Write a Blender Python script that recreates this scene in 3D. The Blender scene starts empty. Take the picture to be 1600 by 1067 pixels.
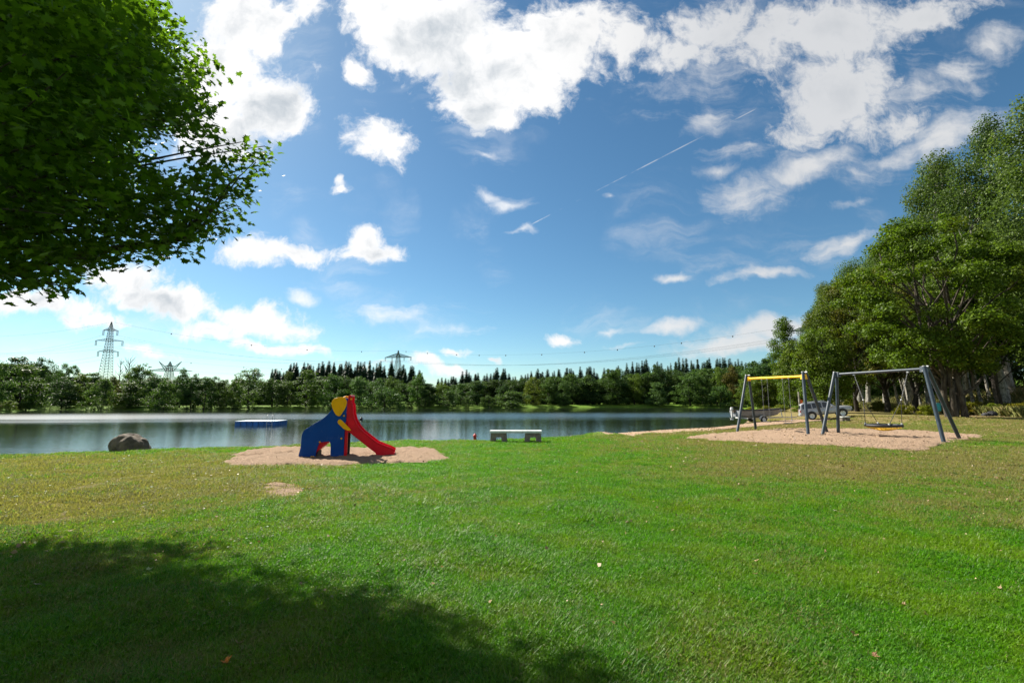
import bpy, bmesh, math, random
import numpy as np
from mathutils import Vector, Matrix

random.seed(7)
rng = np.random.default_rng(11)
scene = bpy.context.scene
COL = scene.collection
R = math.radians

# ------------------------------------------------------------------ camera
CAM_H = 1.55
F_PX = 711.0                      # focal length in photograph pixels (1600 wide)
PITCH = math.atan(91.5 / F_PX)
cam_d = bpy.data.cameras.new('camera')
cam_d.sensor_width = 36.0
cam_d.lens = 36.0 * F_PX / 1600.0
cam_d.clip_start = 0.05
cam_d.clip_end = 6000
cam = bpy.data.objects.new('camera', cam_d)
COL.objects.link(cam)
cam.location = (0, 0, CAM_H)
cam.rotation_euler = (math.pi / 2 + PITCH, 0, 0)
scene.camera = cam

# ------------------------------------------------------------------ light
SUN_AZ = -47.0                    # degrees, left of +Y
SUN_EL = 41.5
sdir = Vector((math.sin(R(SUN_AZ)) * math.cos(R(SUN_EL)), math.cos(R(SUN_AZ)) * math.cos(R(SUN_EL)), math.sin(R(SUN_EL))))
sun_d = bpy.data.lights.new('sun', 'SUN')
sun_d.energy = 5.0
sun_d.angle = R(0.53)
sun_d.color = (1.0, 0.93, 0.82)
sun = bpy.data.objects.new('sun', sun_d)
COL.objects.link(sun)
sun.location = (-60, 60, 80)
sun.rotation_euler = (-sdir).to_track_quat('-Z', 'Y').to_euler()
scene.view_settings.view_transform = 'Standard'
scene.view_settings.look = 'None'
scene.view_settings.gamma = 1.0
scene.view_settings.exposure = 1.35
scene.view_settings.use_curve_mapping = False
try:
    scene.cycles.max_bounces = 6
    scene.cycles.transparent_max_bounces = 6
    scene.cycles.diffuse_bounces = 3
    scene.cycles.caustics_reflective = False
    scene.cycles.caustics_refractive = False
except Exception:
    pass


# ------------------------------------------------------------------ pixels and points
def ray(px, py):
    a = (px - 800.0) / F_PX
    b = (533.5 - py) / F_PX
    c, s = math.cos(PITCH), math.sin(PITCH)
    return np.array([a, c - b * s, s + b * c])


def at_z(px, py, z=0.0):
    d = ray(px, py)
    t = (z - CAM_H) / d[2]
    return np.array([d[0] * t, d[1] * t, z])


def at_y(px, py, Y):
    d = ray(px, py)
    t = Y / d[1]
    return np.array([d[0] * t, Y, CAM_H + d[2] * t])


def to_px(p):
    p = np.atleast_2d(p)
    c, s = math.cos(PITCH), math.sin(PITCH)
    z = p[:, 2] - CAM_H
    dep = p[:, 1] * c + z * s
    up = -p[:, 1] * s + z * c
    dep = np.where(dep < 0.05, 0.05, dep)
    return np.stack([800 + p[:, 0] / dep * F_PX, 533.5 - up / dep * F_PX], 1)


def in_poly(x, y, poly):
    x = np.asarray(x, float); y = np.asarray(y, float)
    res = np.zeros(x.shape, bool)
    n = len(poly)
    for i in range(n):
        x0, y0 = poly[i][0], poly[i][1]
        x1, y1 = poly[(i + 1) % n][0], poly[(i + 1) % n][1]
        if y0 == y1:
            continue
        c = ((y0 > y) != (y1 > y)) & (x < (x1 - x0) * (y - y0) / (y1 - y0) + x0)
        res ^= c
    return res


def sstep(a, b, v):
    t = np.clip((np.asarray(v, float) - a) / (b - a), 0, 1)
    return t * t * (3 - 2 * t)


WATER_Z = -0.6
# ------------------------------------------------------------------ world
def build_world():
    w = bpy.data.worlds.new('World')
    scene.world = w
    w.use_nodes = True
    nt = w.node_tree
    nt.nodes.clear()
    N = nt.nodes.new
    L = nt.links.new

    def math_n(nt_, op, a, b=None, c=None, clamp=False):
        n = nt_.nodes.new('ShaderNodeMath'); n.operation = op; n.use_clamp = clamp
        for i, v in enumerate((a, b, c)):
            if v is None: continue
            if isinstance(v, (int, float)): n.inputs[i].default_value = v
            else: nt_.links.new(v, n.inputs[i])
        return n.outputs[0]

    def ramp(nt_, v, a, b, lo=0.0, hi=1.0):
        n = nt_.nodes.new('ShaderNodeMapRange'); n.interpolation_type = 'SMOOTHSTEP'
        nt_.links.new(v, n.inputs[0])
        for i, q in zip((1, 2, 3, 4), (a, b, lo, hi)): n.inputs[i].default_value = q
        return n.outputs[0]

    def uv_of(px, py):
        d = ray(px, py)
        return d[0] / d[1], d[2] / d[1]

    tc = N('ShaderNodeTexCoord')
    sep = N('ShaderNodeSeparateXYZ'); L(tc.outputs['Generated'], sep.inputs[0])
    yy = math_n(nt, 'MAXIMUM', sep.outputs[1], 0.02)
    u = math_n(nt, 'DIVIDE', sep.outputs[0], yy)
    v = math_n(nt, 'DIVIDE', sep.outputs[2], yy)
    comb = N('ShaderNodeCombineXYZ'); L(u, comb.inputs[0]); L(v, comb.inputs[1])
    front = ramp(nt, sep.outputs[1], 0.05, 0.2)

    def field_group(name, ells):
        """cloud coverage on the celestial sphere as a smooth maximum of ellipses"""
        g = bpy.data.node_groups.new(name, 'ShaderNodeTree')
        g.interface.new_socket('Vector', in_out='INPUT', socket_type='NodeSocketVector')
        g.interface.new_socket('Value', in_out='OUTPUT', socket_type='NodeSocketFloat')
        gi = g.nodes.new('NodeGroupInput'); go = g.nodes.new('NodeGroupOutput')
        acc = None
        for (cx, cy, rx, ry, rot, s) in ells:
            uu, vv = uv_of(cx, cy)
            m = g.nodes.new('ShaderNodeMapping'); m.vector_type = 'TEXTURE'
            m.inputs['Location'].default_value = (uu, vv, 0)
            m.inputs['Rotation'].default_value = (0, 0, R(rot))
            k = 1.0 / F_PX * 1.02
            m.inputs['Scale'].default_value = (rx * k, ry * k, 1)
            g.links.new(gi.outputs[0], m.inputs['Vector'])
            ln = g.nodes.new('ShaderNodeVectorMath'); ln.operation = 'LENGTH'
            g.links.new(m.outputs[0], ln.inputs[0])
            val = math_n(g, 'MULTIPLY_ADD', ln.outputs['Value'], -s, s)
            if acc is None:
                acc = val
            else:
                n = g.nodes.new('ShaderNodeMath'); n.operation = 'SMOOTH_MAX'
                g.links.new(acc, n.inputs[0]); g.links.new(val, n.inputs[1]); n.inputs[2].default_value = 0.18
                acc = n.outputs[0]
        g.links.new(acc, go.inputs[0])
        return g

    cumulus = [
        (385, 40, 92, 80, 0, 1.1), (420, 165, 85, 85, 0, 1.0), (340, 215, 90, 70, 0, 1.0), (345, 110, 90, 100, 0, 1.1),
        (480, 12, 48, 36, -20, .6), (498, 110, 14, 30, 0, .4),
        (680, 45, 165, 100, 0, 1.35), (780, 110, 150, 105, 0, 1.35), (600, 20, 95, 75, 0, 1.1), (885, 70, 140, 95, 12, 1.0),
        (556, 112, 26, 34, 35, .55), (760, 165, 80, 50, 0, .9), (970, 70, 90, 62, 10, .7),
        (598, 222, 72, 50, -25, .75), (610, 245, 30, 34, 0, .6), (534, 301, 20, 13, 0, .5), (532, 288, 10, 7, 0, .4),
        (440, 395, 110, 26, -3, .75), (590, 394, 70, 24, 0, .7), (572, 376, 36, 26, 0, .7), (400, 388, 50, 22, 0, .6),
        (200, 432, 85, 34, -10, .8), (60, 475, 120, 26, -6, .8), (255, 470, 120, 34, -12, .9), (400, 500, 100, 34, -10, .95),
        (405, 486, 46, 24, 0, .8), (330, 515, 80, 22, -6, .8), (430, 545, 80, 14, -8, .7), (100, 500, 40, 12, -20, .45),
        (232, 546, 50, 11, -6, .5), (883, 523, 44, 14, 0, .62), (716, 551, 22, 7, 0, .5), (662, 566, 42, 12, -3, .6),
        (705, 577, 46, 11, -4, .6), (600, 566, 40, 8, 0, .5), (780, 561, 14, 5, 0, .4), (150, 500, 70, 18, -10, .6),
        (1300, 40, 190, 75, 10, .95), (1315, 150, 120, 100, 0, 1.0), (1205, 70, 62, 75, 0, .75), (1115, 45, 110, 62, 20, .7),
        (1060, 85, 90, 50, 15, .65), (1440, 22, 130, 42, 14, .75), (1390, 190, 60, 50, 0, .6), (1250, 215, 60, 40, 0, .6),
    ]
    wisps = [
        (1180, 300, 110, 34, 14, .75), (1260, 265, 130, 34, 18, .75), (1110, 190, 52, 34, 20, .6), (1150, 240, 60, 20, 0, .4), (1125, 270, 40, 14, 10, .5),
        (1500, 108, 70, 26, 14, .8), (1470, 215, 130, 48, 20, .8), (1400, 250, 110, 30, 18, .6), (1320, 380, 80, 22, 16, .85), (1190, 431, 100, 15, 7, .8),
        (1065, 437, 42, 11, 4, .8), (1210, 515, 110, 24, 10, .85), (1060, 517, 62, 13, 6, .75), (1170, 541, 170, 18, 4, .85), (980, 540, 44, 6, 2, .6),
        (770, 300, 60, 18, -32, .7), (800, 320, 40, 16, -10, .7), (815, 362, 22, 8, 6, .6), (948, 310, 9, 7, 0, .5), (470, 468, 34, 12, -12, .6), (600, 500, 90, 18, 0, .45), (720, 520, 90, 14, 0, .3), (955, 518, 26, 6, 4, .5), (1340, 315, 60, 10, 14, .45),
        (760, 240, 30, 8, -10, .4), (1420, 150, 150, 60, 16, .42), (1110, 125, 140, 55, 14, .4), (1590, 250, 70, 30, 20, .6), (1560, 70, 50, 40, 20, .5)]
    gA = field_group('cumulus_cover', cumulus)
    gB = field_group('wisp_cover', wisps)

    def noise(vec, scale, detail, rough=0.55, lac=2.0, dist=0.0):
        n = N('ShaderNodeTexNoise'); n.noise_dimensions = '2D'
        L(vec, n.inputs['Vector'])
        n.inputs['Scale'].default_value = scale; n.inputs['Detail'].default_value = detail
        n.inputs['Roughness'].default_value = rough; n.inputs['Lacunarity'].default_value = lac; n.inputs['Distortion'].default_value = dist
        return n

    # domain warp
    wn = noise(comb.outputs[0], 5.5, 5.0)
    ws = N('ShaderNodeVectorMath'); ws.operation = 'SUBTRACT'; L(wn.outputs['Color'], ws.inputs[0]); ws.inputs[1].default_value = (.5, .5, .5)
    wm = N('ShaderNodeVectorMath'); wm.operation = 'MULTIPLY_ADD'; L(ws.outputs[0], wm.inputs[0]); wm.inputs[1].default_value = (.085, .085, 0); L(comb.outputs[0], wm.inputs[2])
    P = wm.outputs[0]

    # nearer the horizon the clouds are farther: finer lumps
    fine = ramp(nt, v, 0.05, 0.5, 1.9, 1.0)
    Pn = N('ShaderNodeVectorMath'); Pn.operation = 'SCALE'; L(comb.outputs[0], Pn.inputs[0]); Pn.inputs['Scale'].default_value = 1.0

    def cum(vec):
        g = N('ShaderNodeGroup'); g.node_tree = gA; L(vec, g.inputs[0])
        n1 = noise(vec, 8.0, 9.0, 0.6)
        n2 = noise(vec, 30.0, 7.0, 0.66)
        a = math_n(nt, 'MULTIPLY_ADD', n1.outputs['Fac'], 1.15, g.outputs[0])
        a = math_n(nt, 'MULTIPLY_ADD', n2.outputs['Fac'], 0.7, a)
        return math_n(nt, 'SUBTRACT', a, 0.925), n1.outputs['Fac'], g.outputs[0]

    D, nA, gA_out = cum(P)
    alphaA = ramp(nt, D, 0.0, 0.50)
    # thick middles of the clouds look grey from below, with soft billows
    nc = noise(P, 4.5, 5.0, 0.5)
    core = math_n(nt, 'MULTIPLY_ADD', nc.outputs['Fac'], 1.5, math_n(nt, 'MULTIPLY', D, .55))
    core = ramp(nt, core, 1.0, 1.65, 0.0, 0.95)
    # upper right of the sky the sheet is thin: never dark
    right = ramp(nt, u, 0.25, 0.5, 1.0, 0.3)
    core = math_n(nt, 'MULTIPLY', core, right)
    alphaA = math_n(nt, 'MULTIPLY', alphaA, ramp(nt, u, 0.2, 0.5, 1.0, 0.86))

    # wisps: streaked noise
    mp = N('ShaderNodeMapping'); L(P, mp.inputs['Vector']); mp.inputs['Rotation'].default_value = (0, 0, R(-16)); mp.inputs['Scale'].default_value = (4.0, 13.0, 1)
    nB = noise(mp.outputs[0], 1.0, 8.0, 0.62, 2.1, 0.4)
    nB2 = noise(P, 22.0, 6.0, 0.6)
    gb = N('ShaderNodeGroup'); gb.node_tree = gB; L(P, gb.inputs[0])
    DB = math_n(nt, 'MULTIPLY_ADD', nB.outputs['Fac'], 1.3, gb.outputs[0])
    DB = math_n(nt, 'MULTIPLY_ADD', nB2.outputs['Fac'], 0.55, DB)
    DB = math_n(nt, 'SUBTRACT', DB, 0.95)
    alphaB = ramp(nt, DB, -0.05, 0.85, 0.0, 0.9)

    # the contrail: a thin band along a great circle
    d0 = Vector(ray(826, 353)).normalized(); d1 = Vector(ray(1186, 168)).normalized()
    pn = d0.cross(d1).normalized()
    dt = N('ShaderNodeVectorMath'); dt.operation = 'DOT_PRODUCT'; L(tc.outputs['Generated'], dt.inputs[0]); dt.inputs[1].default_value = pn
    ab = math_n(nt, 'ABSOLUTE', dt.outputs['Value'])
    cn = noise(comb.outputs[0], 14.0, 4.0)
    line = ramp(nt, ab, 0.0002, 0.0017, 1.0, 0.0)
    u0 = d0[0] / d0[1]; u1 = d1[0] / d1[1]
    line = math_n(nt, 'MULTIPLY', line, ramp(nt, u, u0, u0 + .02))
    line = math_n(nt, 'MULTIPLY', line, ramp(nt, u, u1 - .02, u1, 1.0, 0.0))
    line = math_n(nt, 'MULTIPLY', line, ramp(nt, cn.outputs['Fac'], 0.40, 0.66, 0.0, 0.42))
    line = math_n(nt, 'MULTIPLY', line, front)

    # a thin milky veil here and there
    veil = math_n(nt, 'MULTIPLY', ramp(nt, nB.outputs['Fac'], .40, .80, 0, .30), ramp(nt, nc.outputs['Fac'], .45, .7, 0, 1))
    alpha = math_n(nt, 'MAXIMUM', alphaA, math_n(nt, 'MAXIMUM', alphaB, veil))
    alpha = math_n(nt, 'MULTIPLY', alpha, ramp(nt, v, 0.01, 0.07))
    alpha = math_n(nt, 'MULTIPLY', alpha, front)
    alpha = math_n(nt, 'MAXIMUM', alpha, line)
    # unseen scattered cloud, added behind the viewer to raise the fill light
    rn = N('ShaderNodeTexNoise'); L(tc.outputs['Generated'], rn.inputs['Vector']); rn.inputs['Scale'].default_value = 2.6; rn.inputs['Detail'].default_value = 7; rn.inputs['Roughness'].default_value = .58
    back = math_n(nt, 'MULTIPLY', ramp(nt, rn.outputs['Fac'], .46, .60), ramp(nt, sep.outputs[1], 0.12, -0.05))
    back = math_n(nt, 'MULTIPLY', back, ramp(nt, sep.outputs[2], .02, .15))
    alpha = math_n(nt, 'MAXIMUM', alpha, back)

    cr = N('ShaderNodeMix'); cr.data_type = 'RGBA'
    L(core, cr.inputs['Factor'])
    cr.inputs['A'].default_value = (.42, .42, .42, 1)
    cr.inputs['B'].default_value = (0.20, 0.225, 0.25, 1)
    bgc = N('ShaderNodeBackground'); L(cr.outputs['Result'], bgc.inputs['Color'])
    L(ramp(nt, u, -0.1, 0.6, 1.0, 0.74), bgc.inputs['Strength'])

    sky = N('ShaderNodeTexSky'); sky.sky_type = 'NISHITA'; sky.sun_disc = False
    sky.sun_elevation = R(SUN_EL); sky.sun_rotation = R(SUN_AZ)
    sky.altitude = 900; sky.air_density = 1.0; sky.dust_density = 0.6; sky.ozone_density = 3.0
    hsv = N('ShaderNodeHueSaturation'); hsv.inputs['Saturation'].default_value = 1.12
    tint = N('ShaderNodeMix'); tint.data_type = 'RGBA'; tint.blend_type = 'MULTIPLY'; tint.inputs['Factor'].default_value = 1.0
    L(sky.outputs[0], tint.inputs['A']); tint.inputs['B'].default_value = (.86, .99, .93, 1); L(tint.outputs['Result'], hsv.inputs['Color'])
    bgs = N('ShaderNodeBackground'); L(hsv.outputs[0], bgs.inputs['Color']); bgs.inputs['Strength'].default_value = 0.050
    mix = N('ShaderNodeMixShader'); L(alpha, mix.inputs[0]); L(bgs.outputs[0], mix.inputs[1]); L(bgc.outputs[0], mix.inputs[2])
    out = N('ShaderNodeOutputWorld'); L(mix.outputs[0], out.inputs['Surface'])
    try:
        w.cycles.sampling_method = 'MANUAL'; w.cycles.sample_map_resolution = 1024
    except Exception:
        pass


build_world()


# ------------------------------------------------------------------ tags
def tag(o, label=None, cat=None, group=None, kind=None):
    if label: o['label'] = label
    if cat: o['category'] = cat
    if group: o['group'] = group
    if kind: o['kind'] = kind
    return o


def empty(name, loc, label, cat, rz=0.0, group=None):
    o = bpy.data.objects.new(name, None)
    o.empty_display_size = 0.2
    COL.objects.link(o)
    o.location = loc
    o.rotation_euler = (0, 0, rz)
    return tag(o, label, cat, group)


def children_of(o):
    return [c for c in bpy.data.objects if c.parent is o]


def copy_tree(o, label=None, group=None, loc=None, rz=None):
    r = o.copy(); COL.objects.link(r)
    if label: r['label'] = label
    if group: r['group'] = group
    if loc is not None: r.location = loc
    if rz is not None: r.rotation_euler = (0, 0, rz)
    for ch in children_of(o):
        c = ch.copy(); COL.objects.link(c); c.parent = r
        for g in children_of(ch):
            d = g.copy(); COL.objects.link(d); d.parent = c
    return r


# ------------------------------------------------------------------ materials
def new_mat(name):
    m = bpy.data.materials.new(name); m.use_nodes = True
    nt = m.node_tree
    for n in list(nt.nodes): nt.nodes.remove(n)
    return m, nt


class NT:
    def __init__(s, nt): s.nt = nt
    def n(s, t): return s.nt.nodes.new(t)
    def l(s, a, b): s.nt.links.new(a, b)
    def noise(s, vec, scale, detail=4, rough=.55, dist=0.0):
        n = s.n('ShaderNodeTexNoise')
        if vec is not None: s.l(vec, n.inputs['Vector'])
        n.inputs['Scale'].default_value = scale; n.inputs['Detail'].default_value = detail
        n.inputs['Roughness'].default_value = rough; n.inputs['Distortion'].default_value = dist
        return n
    def math(s, op, a, b=None, c=None, clamp=False):
        n = s.n('ShaderNodeMath'); n.operation = op; n.use_clamp = clamp
        for i, v in enumerate((a, b, c)):
            if v is None: continue
            if isinstance(v, (int, float)): n.inputs[i].default_value = v
            else: s.l(v, n.inputs[i])
        return n.outputs[0]
    def rng(s, v, a, b, lo=0., hi=1., smooth=True):
        n = s.n('ShaderNodeMapRange')
        n.interpolation_type = 'SMOOTHSTEP' if smooth else 'LINEAR'
        s.l(v, n.inputs[0])
        for i, q in zip((1, 2, 3, 4), (a, b, lo, hi)): n.inputs[i].default_value = q
        return n.outputs[0]
    def mix(s, f, a, b, blend='MIX'):
        n = s.n('ShaderNodeMix'); n.data_type = 'RGBA'; n.blend_type = blend
        for key, v in (('Factor', f), ('A', a), ('B', b)):
            if isinstance(v, (int, float)): n.inputs[key].default_value = v
            elif isinstance(v, tuple): n.inputs[key].default_value = v if len(v) == 4 else (*v, 1)
            else: s.l(v, n.inputs[key])
        return n.outputs['Result']
    def pos(s): return s.n('ShaderNodeNewGeometry').outputs['Position']
    def obj(s): return s.n('ShaderNodeTexCoord').outputs['Object']
    def attr(s, name, typ='GEOMETRY'):
        n = s.n('ShaderNodeAttribute'); n.attribute_name = name; n.attribute_type = typ; return n
    def bump(s, h, strength, dist):
        n = s.n('ShaderNodeBump'); s.l(h, n.inputs['Height'])
        n.inputs['Strength'].default_value = strength; n.inputs['Distance'].default_value = dist
        return n.outputs[0]
    def out(s, sh):
        o = s.n('ShaderNodeOutputMaterial'); s.l(sh, o.inputs['Surface'])
    def bsdf(s, color=None, rough=.6, metal=0., spec=.5, normal=None):
        p = s.n('ShaderNodeBsdfPrincipled')
        if isinstance(color, tuple): p.inputs['Base Color'].default_value = (*color[:3], 1)
        elif color is not None: s.l(color, p.inputs['Base Color'])
        if isinstance(rough, (int, float)): p.inputs['Roughness'].default_value = rough
        else: s.l(rough, p.inputs['Roughness'])
        p.inputs['Metallic'].default_value = metal
        p.inputs['Specular IOR Level'].default_value = spec
        if normal is not None: s.l(normal, p.inputs['Normal'])
        return p.outputs[0]


def simple_mat(name, color, rough=.5, metal=0., spec=.5, var=.12, scale=6., bump=0., dirt=None):
    m, nt = new_mat(name); k = NT(nt)
    o = k.obj()
    n = k.noise(o, scale, 6, .6)
    f = k.rng(n.outputs['Fac'], .3, .7, 1 - var, 1 + var)
    hs = k.n('ShaderNodeHueSaturation'); hs.inputs['Color'].default_value = (*color, 1); k.l(f, hs.inputs['Value'])
    c = hs.outputs[0]
    if dirt is not None:
        n2 = k.noise(o, scale * 1.7, 8, .65)
        c = k.mix(k.rng(n2.outputs['Fac'], .52, .72, 0, dirt[3] if len(dirt) > 3 else .6), c, tuple(dirt[:3]))
    nb = k.bump(k.noise(o, scale * 8, 5).outputs['Fac'], bump, .02) if bump else None
    rn = k.rng(n.outputs['Fac'], .3, .7, max(rough - .08, .02), min(rough + .1, 1))
    k.out(k.bsdf(c, rn, metal, spec, nb))
    return m


def leaf_mat(name, c1, c2, c3=None, trans=.35, spec=.25, use_obj=True, patch=.35):
    """foliage: leaf to leaf variation, clump variation, light coming through the blades"""
    m, nt = new_mat(name); k = NT(nt)
    geo = k.n('ShaderNodeNewGeometry')
    oi = k.n('ShaderNodeObjectInfo')
    c = k.mix(geo.outputs['Random Per Island'], c1, c2)
    if c3 is not None:
        n = k.noise(geo.outputs['Position'], patch, 3)
        c = k.mix(k.rng(n.outputs['Fac'], .52, .72, 0, .8), c, c3)
    hs = k.n('ShaderNodeHueSaturation'); k.l(c, hs.inputs['Color'])
    k.l(k.rng(oi.outputs['Random'], 0, 1, .488, .512, False), hs.inputs['Hue'])
    k.l(k.rng(geo.outputs['Random Per Island'], 0, 1, .75, 1.25, False), hs.inputs['Value'])
    c = hs.outputs[0]
    if use_obj:
        c = k.mix(1.0, c, oi.outputs['Color'], 'MULTIPLY')
    b = k.bsdf(c, .5, 0, spec)
    t = k.n('ShaderNodeBsdfTranslucent')
    tc = k.mix(1.0, c, (1.25, 1.35, .55), 'MULTIPLY')
    k.l(tc, t.inputs['Color'])
    mx = k.n('ShaderNodeMixShader'); mx.inputs[0].default_value = trans
    k.l(b, mx.inputs[1]); k.l(t.outputs[0], mx.inputs[2])
    k.out(mx.outputs[0])
    return m


def bark_mat(name, c1, c2, scale=6., stretch=.25, patch=None):
    m, nt = new_mat(name); k = NT(nt)
    mp = k.n('ShaderNodeMapping'); k.l(k.obj(), mp.inputs['Vector']); mp.inputs['Scale'].default_value = (1, 1, stretch)
    n = k.noise(mp.outputs[0], scale, 8, .65)
    c = k.mix(k.rng(n.outputs['Fac'], .35, .65), c1, c2)
    if patch is not None:
        n2 = k.noise(k.obj(), 3., 6, .6)
        c = k.mix(k.rng(n2.outputs['Fac'], .52, .66), c, patch)
    k.out(k.bsdf(c, .9, 0, .2, k.bump(n.outputs['Fac'], .8, .03)))
    return m


# ------------------------------------------------------------------ mesh helpers
class MB:
    """collects shapes and links them as ONE mesh object"""
    def __init__(s): s.v = []; s.f = []; s.mi = []; s.cur = 0
    def add(s, verts, faces):
        b = len(s.v)
        s.v.extend([tuple(map(float, p)) for p in verts])
        s.f.extend([tuple(b + i for i in f) for f in faces])
        s.mi.extend([s.cur] * len(faces))
        return s
    def box(s, c, size, rz=0., M=None, top=None):
        hx, hy, hz = size[0] / 2, size[1] / 2, size[2] / 2
        tx, ty = (hx, hy) if top is None else (top[0] / 2, top[1] / 2)
        vs = [(-hx, -hy, -hz), (hx, -hy, -hz), (hx, hy, -hz), (-hx, hy, -hz), (-tx, -ty, hz), (tx, -ty, hz), (tx, ty, hz), (-tx, ty, hz)]
        mt = Matrix.Translation(c) @ Matrix.Rotation(rz, 4, 'Z')
        if M is not None: mt = mt @ M
        vs = [mt @ Vector(p) for p in vs]
        return s.add(vs, [(3, 2, 1, 0), (4, 5, 6, 7), (0, 1, 5, 4), (1, 2, 6, 5), (2, 3, 7, 6), (3, 0, 4, 7)])
    def tube(s, pts, rad, n=10, caps=True):
        pts = [Vector(p) for p in pts]
        if isinstance(rad, (int, float)): rad = [rad] * len(pts)
        vs = []; fs = []
        ref = None
        for i, p in enumerate(pts):
            d = (pts[min(i + 1, len(pts) - 1)] - pts[max(i - 1, 0)])
            if d.length < 1e-9: d = Vector((0, 0, 1))
            d.normalize()
            if ref is None:
                ref = d.orthogonal().normalized()
            ref = (ref - d * ref.dot(d))
            if ref.length < 1e-6: ref = d.orthogonal()
            ref.normalize()
            b = d.cross(ref)
            for j in range(n):
                a = 2 * math.pi * j / n
                vs.append(p + (ref * math.cos(a) + b * math.sin(a)) * rad[i])
        for i in range(len(pts) - 1):
            for j in range(n):
                k = (j + 1) % n
                fs.append((i * n + j, i * n + k, (i + 1) * n + k, (i + 1) * n + j))
        if caps:
            fs.append(tuple(range(n - 1, -1, -1)))
            q = (len(pts) - 1) * n
            fs.append(tuple(range(q, q + n)))
        return s.add(vs, fs)
    def bar(s, a, b, w):
        return s.tube([a, b], w, 4)
    def prism(s, outline, a, b, fn):
        """outline: 2D points (counter-clockwise); fn(u, v, t) -> 3D point; t runs a..b"""
        n = len(outline)
        vs = [fn(p[0], p[1], a) for p in outline] + [fn(p[0], p[1], b) for p in outline]
        fs = [tuple(range(n - 1, -1, -1)), tuple(range(n, 2 * n))]
        for i in range(n):
            j = (i + 1) % n
            fs.append((i, j, n + j, n + i))
        return s.add(vs, fs)
    def lathe(s, prof, c=(0, 0, 0), axis='Z', n=20):
        vs = []; fs = []
        for (r, z) in prof:
            for j in range(n):
                a = 2 * math.pi * j / n
                x, y = r * math.cos(a), r * math.sin(a)
                p = {'Z': (x, y, z), 'Y': (x, z, y), 'X': (z, x, y)}[axis]
                vs.append((c[0] + p[0], c[1] + p[1], c[2] + p[2]))
        for i in range(len(prof) - 1):
            for j in range(n):
                k = (j + 1) % n
                fs.append((i * n + j, i * n + k, (i + 1) * n + k, (i + 1) * n + j))
        fs.append(tuple(range(n - 1, -1, -1)))
        q = (len(prof) - 1) * n
        fs.append(tuple(range(q, q + n)))
        return s.add(vs, fs)
    def sphere(s, c, r, n=10, sq=(1, 1, 1)):
        prof = [(max(math.sin(math.pi * i / n), 1e-3) * r, -math.cos(math.pi * i / n) * r) for i in range(n + 1)]
        b = len(s.v)
        s.lathe(prof, (0, 0, 0), 'Z', n * 2)
        for i in range(b, len(s.v)):
            p = s.v[i]; s.v[i] = (c[0] + p[0] * sq[0], c[1] + p[1] * sq[1], c[2] + p[2] * sq[2])
        return s
    def build(s, name, mats, parent=None, smooth=False, bevel=0., seg=2, recalc=True):
        me = bpy.data.meshes.new(name)
        me.from_pydata(s.v, [], s.f)
        mats = mats if isinstance(mats, (list, tuple)) else [mats]
        for m in mats: me.materials.append(m)
        if len(mats) > 1: me.polygons.foreach_set('material_index', s.mi)
        if recalc:
            bm = bmesh.new(); bm.from_mesh(me)
            bmesh.ops.recalc_face_normals(bm, faces=bm.faces)
            bm.to_mesh(me); bm.free()
        if smooth:
            me.polygons.foreach_set('use_smooth', [True] * len(me.polygons))
            try: me.set_sharp_from_angle(angle=R(40))
            except Exception: pass
        o = bpy.data.objects.new(name, me)
        COL.objects.link(o)
        if parent is not None: o.parent = parent
        if bevel:
            md = o.modifiers.new('bevel', 'BEVEL'); md.width = bevel; md.segments = seg; md.limit_method = 'ANGLE'
        return o


def np_mesh(name, verts, k, mat_list, extra=None):
    """verts (N*k, 3): N separate k-gons.  extra: (verts, faces) appended with material 1"""
    nv = len(verts); nf = nv // k
    loops = np.arange(nv, dtype=np.int32)
    starts = np.arange(0, nv, k, dtype=np.int32)
    mi = np.zeros(nf, dtype=np.int32)
    if extra is not None and len(extra[0]):
        ev = np.array(extra[0], float)
        el = []; es = []
        c = nv
        for f in extra[1]:
            es.append(c); el.extend([nv + i for i in f]); c += len(f)
        verts = np.concatenate([verts, ev]); loops = np.concatenate([loops, np.array(el, np.int32)])
        starts = np.concatenate([starts, np.array(es, np.int32)]); mi = np.concatenate([mi, np.ones(len(es), np.int32)])
    me = bpy.data.meshes.new(name)
    me.vertices.add(len(verts)); me.loops.add(len(loops)); me.polygons.add(len(starts))
    me.vertices.foreach_set('co', np.ascontiguousarray(verts, np.float32).ravel())
    me.loops.foreach_set('vertex_index', loops)
    me.polygons.foreach_set('loop_start', starts)
    for m in mat_list: me.materials.append(m)
    me.polygons.foreach_set('material_index', mi)
    me.update(calc_edges=True)
    return me


LEAF = np.array([(-.5, 0), (0, -.3), (.5, 0), (0, .3)])
MAPLE = np.array([(0, -.10), (.20, -.16), (.32, -.30), (.36, -.10), (.60, -.02), (.42, .12), (.66, .38), (.34, .34), (.28, .48), (.14, .44), (0, .86),
                  (-.14, .44), (-.28, .48), (-.34, .34), (-.66, .38), (-.42, .12), (-.60, -.02), (-.36, -.10), (-.32, -.30), (-.20, -.16)]) * .8


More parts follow.
